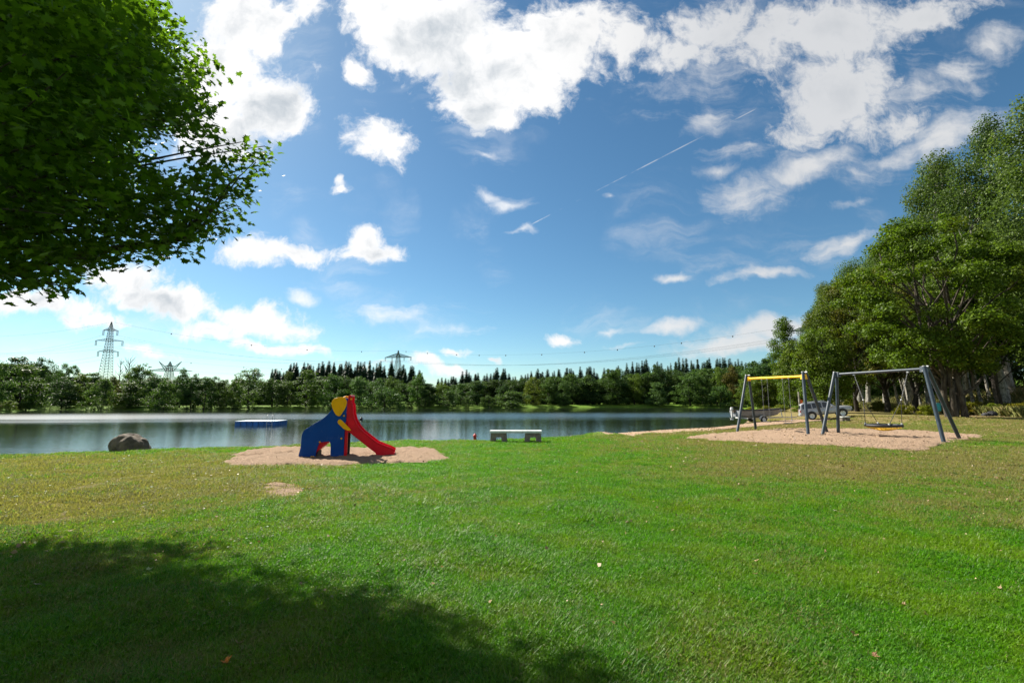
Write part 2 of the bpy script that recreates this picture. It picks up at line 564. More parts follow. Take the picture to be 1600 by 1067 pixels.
def leaf_verts(cen, nrm, size, shape, r, fold=.25):
    n = len(cen)
    nrm = nrm / (np.linalg.norm(nrm, axis=1, keepdims=True) + 1e-9)
    t = r.normal(size=(n, 3))
    t -= nrm * np.sum(t * nrm, 1, keepdims=True)
    t /= np.linalg.norm(t, axis=1, keepdims=True) + 1e-9
    b = np.cross(nrm, t)
    sx = shape[:, 0][None, :, None]; sy = shape[:, 1][None, :, None]
    bend = (np.abs(shape[:, 0]) if len(shape) > 6 else np.abs(shape[:, 1]))[None, :, None]
    v = cen[:, None, :] + (t[:, None, :] * sx + b[:, None, :] * sy - nrm[:, None, :] * bend * fold) * size[:, None, None]
    return v.reshape(-1, 3)


def clumps_to_leaves(cl, rad, per, r, flat=.7, lsize=.3, up=.5, center=None, shell=.45):
    """cl (M,3) clump centres with radius rad (M,); per leaves each"""
    M = len(cl)
    cnt = np.maximum((per * (rad / rad.mean()) ** 2).astype(int), 3)
    idx = np.repeat(np.arange(M), cnt)
    n = len(idx)
    d = r.normal(size=(n, 3)); d /= np.linalg.norm(d, axis=1, keepdims=True)
    rr = r.random(n) ** shell
    off = d * rr[:, None] * rad[idx][:, None]
    off[:, 2] *= flat
    p = cl[idx] + off
    nr = d * .8 + r.normal(size=(n, 3)) * .55
    nr[:, 2] += up
    return p, nr, lsize * (.65 + .7 * r.random(n))


# ------------------------------------------------------------------ terrain
near_px = [(-420, 735), (-150, 722), (0, 712), (100, 708), (180, 704), (350, 700.5), (470, 696), (560, 691), (640, 688.5), (700, 689), (760, 688.5), (860, 684),
           (900, 680.8)]
lake = []
for (a, b) in near_px:
    p = at_z(a, b, 0.0); lake.append((p[0], p[1] + .55))
for (a, b) in [(965, 676.3), (1040, 671.2), (1100, 668.2), (1135, 666.2), (1158, 664), (1168, 656), (1172, 648), (1168, 641), (1160, 637.2), (1100, 636.6), (1040, 636.2), (960, 636.0), (880, 636.4), (800, 637), (700, 637.4), (640, 637.4),
               (560, 638), (470, 638.6), (400, 639), (340, 639), (250, 639.6), (180, 640.4), (110, 640), (60, 639.5), (44, 640.8), (20, 643.4), (-30, 645.5), (-200, 648), (-500, 650)]:
    p = at_z(a, b, WATER_Z); lake.append((p[0], p[1]))
lake.append((-200, 40)); lake.append((-90, 10))
LAKE = np.array(lake)


def lake_sd(x, y):
    x = np.asarray(x, float); y = np.asarray(y, float)
    best = np.full(x.shape, 1e9)
    n = len(LAKE)
    for i in range(n):
        ax, ay = LAKE[i]; bx, by = LAKE[(i + 1) % n]
        dx, dy = bx - ax, by - ay
        t = np.clip(((x - ax) * dx + (y - ay) * dy) / (dx * dx + dy * dy + 1e-9), 0, 1)
        best = np.minimum(best, np.hypot(x - ax - t * dx, y - ay - t * dy))
    return np.where(in_poly(x, y, LAKE), -best, best)


# the foot of the bank under the row of poplars on the right
BANK = [(57, 10), (47.5, 38), (49, 46), (73.5, 108), (97, 165)]


def bank_sd(x, y):
    """signed distance to the bank's foot, positive on its far (right) side"""
    x = np.asarray(x, float); y = np.asarray(y, float)
    xs = np.interp(y, [b[1] for b in BANK], [b[0] for b in BANK])
    return (x - xs) * .9


def gz(x, y):
    x = np.asarray(x, float); y = np.asarray(y, float)
    sd = lake_sd(x, y)
    beach = sstep(4.2, 7, x) * sstep(60, 45, y)
    far = sstep(50, 75, y)
    lawn = -.36 * sstep(10, 25, x) * sstep(24, 38, y) * sstep(33.2, 30.0, x) + .012 * np.sin(x * .9 + 1) * np.sin(y * .7)
    w_edge = .5 + 8.5 * beach
    t = np.clip(sd / w_edge, 0, 1); t = t * (2 - t) * (1 - beach) + t * beach
    near = WATER_Z + (lawn - WATER_Z) * t
    rise = WATER_Z + .75 * (1 - np.exp(-np.maximum(sd, 0) / 2.5)) + 7.0 * sstep(25, 130, sd) + 10 * sstep(130, 500, sd)
    out = near * (1 - far) + rise * far
    bs = bank_sd(x, y)
    out = out + (1 - far * .5) * 4.2 * sstep(0, 14, bs) * sstep(12, 30, y)
    bed = WATER_Z - .15 * np.minimum(np.abs(sd), 8) - .05
    return np.where(sd < 0, bed, out)


def g1(x, y):
    return float(gz(np.array([x]), np.array([y]))[0])


def hit(px, py, tmax=420.):
    """where the line of sight through a pixel meets the terrain"""
    d = ray(px, py)
    ts = np.concatenate([np.linspace(1, 60, 1200), np.linspace(60, tmax, 1800)[1:]])
    z = CAM_H + d[2] * ts
    g = np.maximum(gz(d[0] * ts, d[1] * ts), WATER_Z)
    k = np.nonzero(z <= g)[0]
    t = ts[k[0]] if len(k) else ts[-1]
    return np.array([d[0] * t, d[1] * t, float(max(g1(d[0] * t, d[1] * t), WATER_Z))])


def outline(pxs, step=.25, jit=.07, seed=1):
    r = random.Random(seed)
    P = [hit(a, b)[:2] for a, b in pxs]
    # Catmull-Rom through the points
    out = []
    n = len(P)
    for i in range(n):
        p0, p1, p2, p3 = P[i - 1], P[i], P[(i + 1) % n], P[(i + 2) % n]
        m = max(2, int(np.hypot(*(p2 - p1)) / step))
        for j in range(m):
            t = j / m
            q = .5 * ((2 * p1) + (p2 - p0) * t + (2 * p0 - 5 * p1 + 4 * p2 - p3) * t * t + (3 * p1 - p0 - 3 * p2 + p3) * t ** 3)
            out.append((q[0] + r.gauss(0, jit), q[1] + r.gauss(0, jit)))
    return out


PIT_SLIDE = outline([(348, 726), (372, 712), (392, 704.5), (440, 700), (500, 699), (580, 699.5), (650, 700), (680, 703.5), (692, 711), (700, 721), (640, 724), (560, 727), (500, 728.5), (420, 727.5)], jit=.09, seed=3)
PIT_SWING = outline([(1077, 684), (1110, 679), (1150, 676), (1200, 672.5), (1240, 670.5), (1300, 671), (1360, 672), (1420, 673.5), (1480, 677.5), (1534, 682.5), (1490, 689), (1462, 697), (1440, 703.5), (1400, 704), (1340, 700), (1260, 695), (1180, 691.5), (1120, 688.5)], jit=.10, seed=4)
BARE = outline([(400, 757), (430, 754), (462, 757), (478, 765), (470, 776), (440, 779), (415, 775), (408, 765)], step=.1, jit=.05, seed=5)
PATH = outline([(1120, 669.0), (1150, 665.2), (1200, 659.5), (1240, 656.5), (1285, 654.5), (1300, 655.5), (1275, 658.5), (1230, 662.5), (1190, 666), (1150, 669.6), (1125, 671.6)], jit=.05, seed=6)


# the beach: between the water and a ragged grass edge
BEACH_EDGE = [hit(*q)[:2] for q in [(925, 681.4), (960, 679.6), (1000, 678.0), (1040, 676.2), (1100, 673.4), (1150, 670.2), (1172, 668.0)]]
BEACH = BEACH_EDGE + [tuple(at_z(a, b, WATER_Z)[:2]) for a, b in [(1172, 655), (1150, 660), (1100, 664), (1040, 667), (965, 672), (925, 676)]]


def blob(x, y, px, py, rx, ry):
    p = at_z(px, py, 0.)
    return np.exp(-(((x - p[0]) / rx) ** 2 + ((y - p[1]) / ry) ** 2))


def dryness(x, y):
    x = np.asarray(x, float); y = np.asarray(y, float)
    d = .02 + .62 * sstep(6.0, 12.5, y + .28 * (x - 2)) * sstep(0, 8, x)
    d = d + .50 * sstep(-1.5, -6.0, x) * sstep(3.2, 7.5, y) * sstep(16, 11, y)
    d = d + .14 * sstep(1, -3, x)
    d = d + .5 * blob(x, y, 10, 800, 2.0, 1.0) + .45 * blob(x, y, 440, 768, .8, .5) + .25 * blob(x, y, 330, 712, 1.4, .9)
    d = d + .3 * blob(x, y, 1560, 800, 2.5, 1.3) + .25 * blob(x, y, 1300, 740, 5, 1.5)
    d = d - .45 * blob(x, y, 1560, 694, 3, 1.2) - .3 * blob(x, y, 640, 740, 2.5, 1.6)
    d = d + .10 * sstep(8, 13, x) * sstep(11, 16, y) + .05 * sstep(24, 34, y) + .22 * np.sin(x * .31 + 1.2 * np.sin(y * .23)) * np.sin(y * .42 + np.sin(x * .19)) * sstep(14, 24, y)
    return np.clip(d, 0, 1)


def axis_coords(lo, hi, segs):
    """segs: list of (start, end, step)"""
    out = []
    for a, b, s in segs:
        out.extend(list(np.arange(a, b, s)))
    out.append(segs[-1][1])
    return np.array(sorted(set(np.round(out, 4))))


M = {}


def build_ground_materials():
    # lawn and soil
    m, nt = new_mat('lawn_ground'); k = NT(nt)
    p = k.pos()
    dry = k.attr('dry').outputs['Fac']; sand = k.attr('sand').outputs['Fac']
    n1 = k.noise(p, .9, 6, .6); n2 = k.noise(p, 9., 6, .65); n3 = k.noise(p, 55., 5, .7); n4 = k.noise(p, .25, 3)
    green = k.mix(n2.outputs['Fac'], (.034, .098, .004), (.10, .21, .008))
    tan = k.mix(n3.outputs['Fac'], (.115, .100, .034), (.27, .21, .09))
    f = k.math('MULTIPLY_ADD', n1.outputs['Fac'], .7, k.math('MULTIPLY_ADD', n2.outputs['Fac'], .45, dry))
    f = k.rng(f, .62, 1.45, 0, 1)
    c = k.mix(f, green, tan)
    sn = k.math('MULTIPLY_ADD', n2.outputs['Fac'], .8, sand)
    sn = k.rng(sn, .75, 1.05)
    sc = k.mix(n3.outputs['Fac'], (.27, .185, .115), (.47, .35, .235))
    c = k.mix(sn, c, sc)
    hgt = k.math('MULTIPLY_ADD', n3.outputs['Fac'], 1.0, k.math('MULTIPLY', n2.outputs['Fac'], 1.4))
    k.out(k.bsdf(c, .95, 0, .1, k.bump(hgt, .9, .05)))
    M['ground'] = m
    # sand
    m, nt = new_mat('pit_sand'); k = NT(nt)
    p = k.pos()
    n1 = k.noise(p, 1.3, 5, .6); n2 = k.noise(p, 14., 6, .7); n3 = k.noise(p, 70., 4, .7)
    c = k.mix(n2.outputs['Fac'], (.34, .225, .150), (.55, .400, .275))
    c = k.mix(k.rng(n1.outputs['Fac'], .45, .7, 0, .45), c, (.36, .26, .17))
    c = k.mix(k.rng(n3.outputs['Fac'], .58, .66, 0, .7), c, (.12, .08, .045))
    k.out(k.bsdf(c, .95, 0, .1, k.bump(k.math('MULTIPLY_ADD', n2.outputs['Fac'], 2.0, n1.outputs['Fac']), 1.0, .11)))
    M['sand'] = m
    # water
    m, nt = new_mat('lake_water'); k = NT(nt)
    p = k.pos()
    sp = k.n('ShaderNodeSeparateXYZ'); k.l(p, sp.inputs[0])
    mp = k.n('ShaderNodeMapping'); k.l(p, mp.inputs['Vector']); mp.inputs['Rotation'].default_value = (0, 0, R(14)); mp.inputs['Scale'].default_value = (1.2, 3.0, 1)
    w1 = k.noise(mp.outputs[0], 1.1, 4, .55, .4); w2 = k.noise(mp.outputs[0], 4.2, 3, .6)
    mb = k.n('ShaderNodeMapping'); k.l(p, mb.inputs['Vector']); mb.inputs['Scale'].default_value = (.014, .09, 1)
    pat = k.noise(mb.outputs[0], 1.0, 4, .55, .6)
    # a breeze ruffles the middle of the lake: a belt of stronger ripples
    edge = k.math('MULTIPLY_ADD', pat.outputs['Fac'], 26., sp.outputs[1])
    ex = k.math('MULTIPLY_ADD', sp.outputs[0], -.10, edge)
    belt = k.math('MULTIPLY', k.rng(ex, 54, 74), k.rng(ex, 78, 108, 1, 0))
    gust = k.rng(pat.outputs['Fac'], .5, .68, 0, .35)
    amp = k.math('MAXIMUM', belt, gust)
    hgt = k.math('MULTIPLY_ADD', w2.outputs['Fac'], .35, w1.outputs['Fac'])
    bp = k.n('ShaderNodeBump'); k.l(hgt, bp.inputs['Height']); bp.inputs['Distance'].default_value = .05
    k.l(k.rng(amp, 0, 1, .14, .30, False), bp.inputs['Strength'])
    rough = k.rng(amp, 0, 1, .015, .25, False)
    pr = k.n('ShaderNodeBsdfPrincipled')
    pr.inputs['Base Color'].default_value = (.012, .020, .012, 1)
    pr.inputs['IOR'].default_value = 1.333
    k.l(rough, pr.inputs['Roughness']); k.l(bp.outputs[0], pr.inputs['Normal'])
    k.out(pr.outputs[0])
    M['water'] = m


build_ground_materials()


def build_ground():
    xs = axis_coords(0, 0, [(-1500, -400, 110), (-400, -140, 20), (-140, -40, 5), (-40, -14, .8), (-14, 30, .25), (30, 50, .7), (50, 140, 4), (140, 400, 20), (400, 1500, 110)])
    ys = axis_coords(0, 0, [(-400, -40, 60), (-40, -4, 6), (-4, 1, .8), (1, 36, .25), (36, 60, .8), (60, 90, 2.0), (90, 210, 3.0), (210, 420, 15), (420, 2500, 130)])
    X, Y = np.meshgrid(xs, ys)
    Z = gz(X.ravel(), Y.ravel()).reshape(X.shape)
    r = np.random.default_rng(3)
    Z += np.where((np.abs(X) < 30) & (Y < 30) & (Y > 0), r.normal(size=X.shape) * .006, 0)
    nx, ny = len(xs), len(ys)
    verts = np.stack([X.ravel(), Y.ravel(), Z.ravel()], 1)
    idx = np.arange(nx * ny).reshape(ny, nx)
    q = np.stack([idx[:-1, :-1], idx[:-1, 1:], idx[1:, 1:], idx[1:, :-1]], -1).reshape(-1, 4)
    me = bpy.data.meshes.new('lawn')
    me.vertices.add(len(verts)); me.loops.add(q.size); me.polygons.add(len(q))
    me.vertices.foreach_set('co', verts.astype(np.float32).ravel())
    me.loops.foreach_set('vertex_index', q.astype(np.int32).ravel())
    me.polygons.foreach_set('loop_start', np.arange(0, q.size, 4, dtype=np.int32))
    me.polygons.foreach_set('use_smooth', np.ones(len(q), bool))
    me.materials.append(M['ground'])
    me.update(calc_edges=True)
    a = me.attributes.new('dry', 'FLOAT', 'POINT')
    d = dryness(verts[:, 0], verts[:, 1])
    bs = bank_sd(verts[:, 0], verts[:, 1])
    d = np.clip(d + .1 * sstep(0, 4, bs) * (verts[:, 1] < 140), 0, 1)
    d = np.where(verts[:, 1] > 90, .25, d)
    a.data.foreach_set('value', d.astype(np.float32))
    s = me.attributes.new('sand', 'FLOAT', 'POINT')
    sd = lake_sd(verts[:, 0], verts[:, 1])
    rj = r.normal(size=(2, len(verts))) * .12
    sv = np.where((sd < .25) & (verts[:, 1] < 60), .45, 0.)
    sv = np.where((verts[:, 0] > 4.4) & (verts[:, 1] < 60), np.where(in_poly(verts[:, 0] + rj[0], verts[:, 1] + rj[1], BEACH), .95, sv), sv)
    s.data.foreach_set('value', sv.astype(np.float32))
    o = bpy.data.objects.new('ground', me); COL.objects.link(o)
    tag(o, 'mown green lawn with dry brown patches running down to the lake', 'ground', kind='structure')

    b = MB().add([(-420, 2, WATER_Z), (120, 2, WATER_Z), (120, 330, WATER_Z), (-420, 330, WATER_Z)], [(0, 1, 2, 3)])
    w = b.build('water', M['water'])
    tag(w, 'calm dark lake reflecting the trees and sky with ruffled bands', 'water', kind='structure')


build_ground()


def sheet(name, poly, mat, lift, label, cat, mound=0., seed=1):
    """a tessellated sheet following the terrain inside an outline"""
    bm = bmesh.new()
    vs = [bm.verts.new((x, y, 0)) for x, y in poly]
    bm.faces.new(vs)
    bmesh.ops.triangulate(bm, faces=bm.faces[:])
    for _ in range(6):
        lg = [e for e in bm.edges if e.calc_length() > .28]
        if not lg: break
        bmesh.ops.subdivide_edges(bm, edges=lg, cuts=1)
        bmesh.ops.triangulate(bm, faces=[f for f in bm.faces if len(f.verts) > 3])
    co = np.array([v.co[:] for v in bm.verts])
    z = gz(co[:, 0], co[:, 1])
    r = np.random.default_rng(seed)
    edge = np.array([v.is_boundary for v in bm.verts])
    z = z + lift + np.where(edge, -.012, r.random(len(z)) * mound)
    for v, q in zip(bm.verts, z): v.co.z = q
    me = bpy.data.meshes.new(name); bm.to_mesh(me); bm.free()
    me.materials.append(mat)
    me.polygons.foreach_set('use_smooth', [True] * len(me.polygons))
    o = bpy.data.objects.new(name, me); COL.objects.link(o)
    return tag(o, label, cat, kind='structure')


sheet('sand_pit', PIT_SLIDE, M['sand'], .03, 'pale pink sand area under the elephant slide', 'sand', .05, 1)
sheet('sand_pit', PIT_SWING, M['sand'], .03, 'large pale pink sand area under the two swing frames', 'sand', .06, 2)
sheet('bare_soil', BARE, M['sand'], .018, 'small bare sandy spot worn in the lawn before the slide', 'soil', .015, 3)
sheet('path', PATH, M['sand'], .07, 'sandy path along the shore towards the boat trailer and car', 'path', .02, 4)

# ------------------------------------------------------------------ materials of things
M['blue'] = simple_mat('blue_panel_plastic', (.002, .055, .27), .45, spec=.14, var=.08, scale=3, dirt=(.06, .12, .30, .35))
M['red'] = simple_mat('red_slide_plastic', (.66, .004, .018), .35, spec=.2, var=.12, scale=3, dirt=(.50, .04, .04, .25))
M['yellow'] = simple_mat('yellow_panel_plastic', (.88, .42, .003), .45, spec=.15, var=.08, scale=4)
M['yellow_paint'] = simple_mat('yellow_beam_paint', (.88, .50, .008), .35, var=.06, scale=4)
M['slate'] = simple_mat('slate_grey_post_paint', (.024, .040, .056), .42, var=.15, scale=5)
M['chain'] = simple_mat('galvanised_chain', (.20, .20, .21), .45, metal=.6)
M['rubber'] = simple_mat('black_rubber', (.016, .017, .020), .6, var=.15)
M['rope'] = simple_mat('dark_rope', (.05, .05, .05), .8)
M['yellow_rope'] = simple_mat('yellow_net_rope', (.70, .43, .03), .7)
M['concrete'] = simple_mat('weathered_concrete', (.20, .165, .13), .9, var=.25, scale=9, bump=.5, dirt=(.10, .10, .07, .5))
M['white_slab'] = simple_mat('white_bench_top', (.60, .62, .60), .55, var=.14, scale=5, dirt=(.35, .37, .33, .5))
M['stone'] = simple_mat('mossy_boulder_stone', (.115, .090, .062), .95, var=.4, scale=5, bump=1.0, dirt=(.045, .042, .026, .8))
M['car'] = simple_mat('silver_grey_car_paint', (.34, .345, .355), .3, metal=.3, var=.04, scale=2)
M['glass'] = simple_mat('dark_car_glass', (.012, .016, .02), .06, spec=.7, var=.05)
M['tyre'] = simple_mat('tyre_rubber', (.018, .018, .018), .8)
M['rim'] = simple_mat('alloy_rim', (.55, .56, .58), .3, metal=.7)
M['tail'] = simple_mat('red_tail_lamp', (.38, .02, .02), .2)
M['lamp'] = simple_mat('clear_head_lamp', (.62, .64, .66), .12)
M['black_trim'] = simple_mat('black_trim', (.02, .02, .022), .6)
M['alu'] = simple_mat('aluminium_hull', (.24, .25, .26), .45, metal=.4, var=.2, scale=3, dirt=(.20, .21, .2, .5))
M['galv'] = simple_mat('galvanised_steel', (.42, .43, .44), .45, metal=.6, var=.15)
M['white_plastic'] = simple_mat('white_plastic', (.60, .60, .58), .4)
M['teal'] = simple_mat('teal_bin_bag', (.02, .32, .45), .45, var=.15, scale=12)
M['wood'] = simple_mat('grey_brown_wood', (.15, .11, .075), .85, var=.3, scale=8, bump=.4)
M['orange'] = simple_mat('orange_cloth', (.70, .13, .02), .7)
M['red_buoy'] = simple_mat('red_buoy_plastic', (.62, .045, .025), .4)
M['float_blue'] = simple_mat('blue_float_plastic', (.012, .11, .38), .45, var=.2, scale=3)
M['float_top'] = simple_mat('pale_blue_float_deck', (.42, .52, .60), .6, var=.15, scale=3)
M['pylon'] = simple_mat('pylon_galvanised_steel', (.13, .15, .16), .6, metal=.3)
M['wire'] = simple_mat('wire_aluminium', (.16, .18, .20), .6)
M['insul'] = simple_mat('insulator_glass', (.30, .34, .36), .3)
M['towel'] = simple_mat('pale_blanket_cloth', (.62, .60, .56), .9, var=.15, scale=7)
M['bag'] = simple_mat('black_bag_cloth', (.025, .025, .03), .8)
M['bark'] = bark_mat('grey_brown_bark', (.028, .022, .016), (.095, .080, .060))
M['bark_pale'] = bark_mat('pale_poplar_bark', (.16, .15, .125), (.38, .36, .31), 5., .3, patch=(.07, .065, .05))
M['bark_dark'] = bark_mat('dark_bark', (.018, .015, .012), (.06, .05, .04))
M['leaf_maple'] = leaf_mat('maple_leaves', (.042, .105, .008), (.095, .185, .012), trans=.6, spec=.25, use_obj=False)
M['leaf_tree'] = leaf_mat('tree_leaves', (.046, .080, .013), (.092, .138, .020), (.105, .115, .022), trans=.38, spec=.12)
M['leaf_poplar'] = leaf_mat('poplar_leaves', (.060, .094, .026), (.110, .150, .046), (.105, .128, .042), trans=.38, spec=.12, patch=.2)
M['leaf_far'] = leaf_mat('lakeside_leaves', (.046, .086, .028), (.086, .138, .044), trans=.34, spec=.05)  # lighter, bluish green: distance haze is put into the leaf colour
M['needle'] = leaf_mat('spruce_needles', (.018, .040, .024), (.034, .064, .034), trans=.10, spec=.1)  # needles lightened likewise, standing in for haze
M['blade'] = None


# ------------------------------------------------------------------ the elephant slide
def build_slide():
    base = hit(502, 716.3); base[2] = g1(base[0], base[1]) + .02
    yaw = R(9)
    t = empty('elephant_slide', base, 'blue elephant shaped playground slide with yellow ear and red chute on the sand', 'slide', yaw)
    S = 522.0
    q = lambda zx, zy: ((zx - 462) / S, (945 - zy) / S)
    body = [(155, 952), (160, 900), (168, 860), (180, 800), (182, 730), (184, 660), (192, 615), (210, 575), (240, 545), (300, 505), (360, 465), (420, 428), (480, 385),
            (525, 340), (560, 295), (580, 250), (580, 190), (610, 150), (660, 125), (720, 118), (765, 135), (772, 180), (770, 300), (764, 450), (755, 580), (753, 800), (757, 950),
            (580, 950), (579, 860), (576, 780), (568, 740), (552, 724), (500, 728), (440, 735), (425, 745), (408, 785), (392, 850), (380, 935), (270, 945)]
    out = [q(*p) for p in body][::-1]
    W = .46
    def panel(y0):
        b = MB().prism(out, y0, y0 + .028, lambda u, v, s: (u, s, v))
        return b
    for y0 in (0, W):
        p = panel(y0).build('side_panel', M['blue'], t, bevel=.006)
        side = -1 if y0 == 0 else 1
        yb = y0 if side < 0 else y0 + .028
        for (zx, zy) in ((430, 730), (718, 686), (738, 370), (703, 935), (205, 945), (330, 930), (357, 929)):
            u, v = q(zx, zy)
            v = max(v, .022)
            MB().lathe([(.024, 0), (.024, side * .010), (.014, side * .022)], (u, yb, v), 'Y', 10).build('bolt_cap', M['yellow'], p, True)
        # ear and tusk
        ear = [(690, 370), (665, 375), (630, 355), (600, 310), (575, 255), (562, 200), (570, 155), (600, 125), (645, 108), (700, 105), (742, 118), (765, 150), (772, 185), (765, 230), (745, 280), (715, 330)]
        e = MB().prism([q(*p_) for p_ in ear], yb, yb + side * .022, lambda u, v, s: (u, s, v)).build('ear', M['yellow'], t, bevel=.005)
        for (zx, zy) in ((672, 350), (750, 170)):
            u, v = q(zx, zy); MB().lathe([(.022, 0), (.022, side * .010), (.012, side * .018)], (u, yb + side * .022, v), 'Y', 10).build('bolt_cap', M['yellow'], e, True)
        tusk = [(845, 572), (825, 580), (785, 572), (740, 548), (700, 510), (665, 475), (656, 450), (668, 425), (690, 418), (715, 432), (750, 468), (790, 510), (825, 545)]
        e = MB().prism([q(*p_) for p_ in tusk], yb, yb + side * .02, lambda u, v, s: (u, s, v)).build('tusk', M['yellow'], t, bevel=.005)
        u, v = q(730, 490)
        MB().lathe([(.022, 0), (.022, side * .010), (.012, side * .018)], (u, yb + side * .02, v), 'Y', 10).build('bolt_cap', M['yellow'], e, True)
    # chute: two side walls with rolled rims and a curved bed
    up = [(785, 150), (812, 178), (838, 205), (846, 260), (852, 330), (878, 425), (928, 515), (1000, 595), (1100, 675), (1200, 752), (1300, 795), (1380, 826), (1430, 850), (1450, 868)]
    lo = [(770, 560), (800, 590), (900, 668), (1000, 748), (1100, 828), (1160, 872), (1190, 897), (1196, 935), (1432, 935)]
    wall = [q(*p) for p in lo] + [q(*p) for p in up[::-1]] + [q(772, 160)]
    ch = MB()
    y0, y1 = .030, W - .002
    for (a, b) in ((y0, y0 + .03), (y1 - .03, y1)):
        ch.prism(wall, a, b, lambda u, v, s: (u, s, v))
    bed = [(775, 330), (800, 360), (835, 430), (880, 510), (950, 600), (1050, 690), (1150, 770), (1250, 835), (1340, 875), (1440, 898)]
    pts = [q(*p) for p in bed]
    nb = 8
    vs = []; fs = []
    for (u, v) in pts:
        for j in range(nb + 1):
            s = j / nb
            vs.append((u, y0 + .02 + (y1 - y0 - .04) * s, v + .05 * (2 * s - 1) ** 4))
    for i in range(len(pts) - 1):
        for j in range(nb):
            a = i * (nb + 1) + j
            fs.append((a, a + 1, a + nb + 2, a + nb + 1))
    ch.add(vs, fs)
    u, v = q(1440, 898)
    ch.box((u, (y0 + y1) / 2, v - .035), (.03, y1 - y0 - .06, .07))
    ch.build('chute', M['red'], t, bevel=.008)
    for yc in (y0 + .012, y1 - .012):
        MB().tube([(q(*p)[0], yc, q(*p)[1]) for p in up], .024, 10).build('chute_rim', M['red'], t, True)
    # grab bar, red posts, sloping step board with treads, top plate
    u, v = q(812, 95)
    MB().tube([(u, -.045, v), (u, W + .07, v)], .034, 14).build('grab_bar', M['red'], t, True)
    for yc in (.04, W - .035):
        MB().box((u - .005, yc, v - .08), (.10, .035, .17)).build('bar_bracket', M['red'], t, bevel=.006)
    for yy in (.012, W - .01):
        ub, vb = q(838, 132); MB().lathe([(.02, -.012), (.026, 0), (.02, .012)], (ub - .02, yy, vb), 'Y', 10).build('bolt_cap', M['yellow'], t, True)
    b = MB()
    ub, vb = q(745, 100)
    b.tube([(ub - .06, .10, vb - .02), (ub, .10, vb + .01), (ub + .08, .10, vb - .005)], .016, 8)
    b.build('ear_bracket', M['yellow'], t, True)
    for yc in (.065, W - .03):
        u, v = q(778, 560)
        MB().box((u, yc, v / 2 + .1), (.075, .07, v + .2)).build('post', M['red'] if yc < .2 else M['black_trim'], t, bevel=.006)
    a, c = q(275, 945), q(735, 560)
    sb = MB()
    d = Vector((c[0] - a[0], 0, c[1] - a[1])); n = Vector((-d.z, 0, d.x)).normalized() * .02
    A = Vector((a[0], 0, a[1])); C = Vector((c[0], 0, c[1]))
    vs = []
    for yq in (.032, W - .004):
        for p in (A - n, C - n, C + n, A + n): vs.append((p.x, yq, max(p.z, -.03)))
    sb.add(vs, [(0, 1, 2, 3), (7, 6, 5, 4), (0, 4, 5, 1), (1, 5, 6, 2), (2, 6, 7, 3), (3, 7, 4, 0)])
    sb.build('step_board', M['red'], t)
    for i in range(4):
        f = .18 + i * .23
        p = A.lerp(C, f) + n * 3
        MB().box((p.x, (W + .028) / 2, p.z + .02), (.13, W - .05, .03)).build('tread', M['red'], t, bevel=.004)
    u, v = q(690, 330)
    MB().box((u, (W + .028) / 2, v), (.32, W - .04, .03)).build('platform', M['red'], t, bevel=.004)
    # posts sunk in the sand behind the hind leg
    u, v = q(415, 870)
    MB().box((u, .16, .08), (.08, .10, .22)).build('foot_block', M['wood'], t)
    MB().prism([q(*p) for p in ((378, 880), (395, 735), (430, 715), (566, 708), (556, 730), (480, 790))][::-1], .06, .085, lambda u, v, s: (u, s, v)).build('stringer', M['red'], t)


build_slide()


# ------------------------------------------------------------------ the two swings
def seg_at_px(A, B, px):
    best = min((i / 400 for i in range(401)), key=lambda s: abs(to_px(A + (B - A) * s)[0][0] - px))
    return A + (B - A) * best


def swing_frame(name, label, feet, apex, beam_mat, beam_drop, yellow_brackets):
    F = [hit(*p) for p in feet]
    A0 = at_y(*apex[0], (F[0][1] + F[1][1]) / 2)
    A1 = at_y(*apex[1], (F[2][1] + F[3][1]) / 2)
    h = (A0[2] + A1[2]) / 2
    o = (F[0] + F[1] + F[2] + F[3]) / 4
    t = empty(name, o, label, 'swing')
    loc = lambda p: Vector(p) - Vector(o)
    A0, A1 = Vector(A0), Vector(A1)
    ax = (A1 - A0).normalized()
    side = ax.cross(Vector((0, 0, 1))).normalized()
    for k, (f, ap) in enumerate(((F[0], A0), (F[1], A0), (F[2], A1), (F[3], A1))):
        fv = Vector(f)
        s = 1 if (fv - ap).dot(side) > 0 else -1
        top = ap + side * s * .075
        d = (fv - top).normalized()
        b = MB(); b.tube([loc(top - d * .06), loc(fv + d * .15)], .066, 16)
        lg = b.build('leg', M['slate'], t, True)
        cp = MB(); cp.tube([loc(top - d * .062), loc(top - d * .078)], .068, 16)
        cp.build('cap', M['white_plastic'], lg, True)
    dz = Vector((0, 0, -beam_drop))
    b = MB(); b.tube([loc(A0 + dz + ax * .02), loc(A1 + dz - ax * .02)], .058, 18)
    b.build('beam', beam_mat, t, True)
    for ap, s in ((A0, 1), (A1, -1)):
        c = MB()
        mrot = Matrix.Rotation(math.atan2(ax.y, ax.x), 4, 'Z')
        m = Matrix.Translation(loc(ap + dz + ax * s * .06)) @ mrot
        vs = []
        for x in (-.11, .11):
            for (y, z) in ((-.055, .10), (.055, .10), (.10, -.13), (-.10, -.13)):
                vs.append(m @ Vector((x, y, z)))
        c.add(vs, [(0, 1, 2, 3), (7, 6, 5, 4), (0, 4, 5, 1), (1, 5, 6, 2), (2, 6, 7, 3), (3, 7, 4, 0)])
        bk = c.build('bracket', M['yellow_paint'] if yellow_brackets else M['slate'], t, bevel=.01)
        for y in (-.11, .11):
            MB().sphere(m @ Vector((0, y, -.08)), .022, 5).build('bolt', M['yellow_paint'] if yellow_brackets else M['galv'], bk, True)
    return t, A0 + dz, A1 + dz


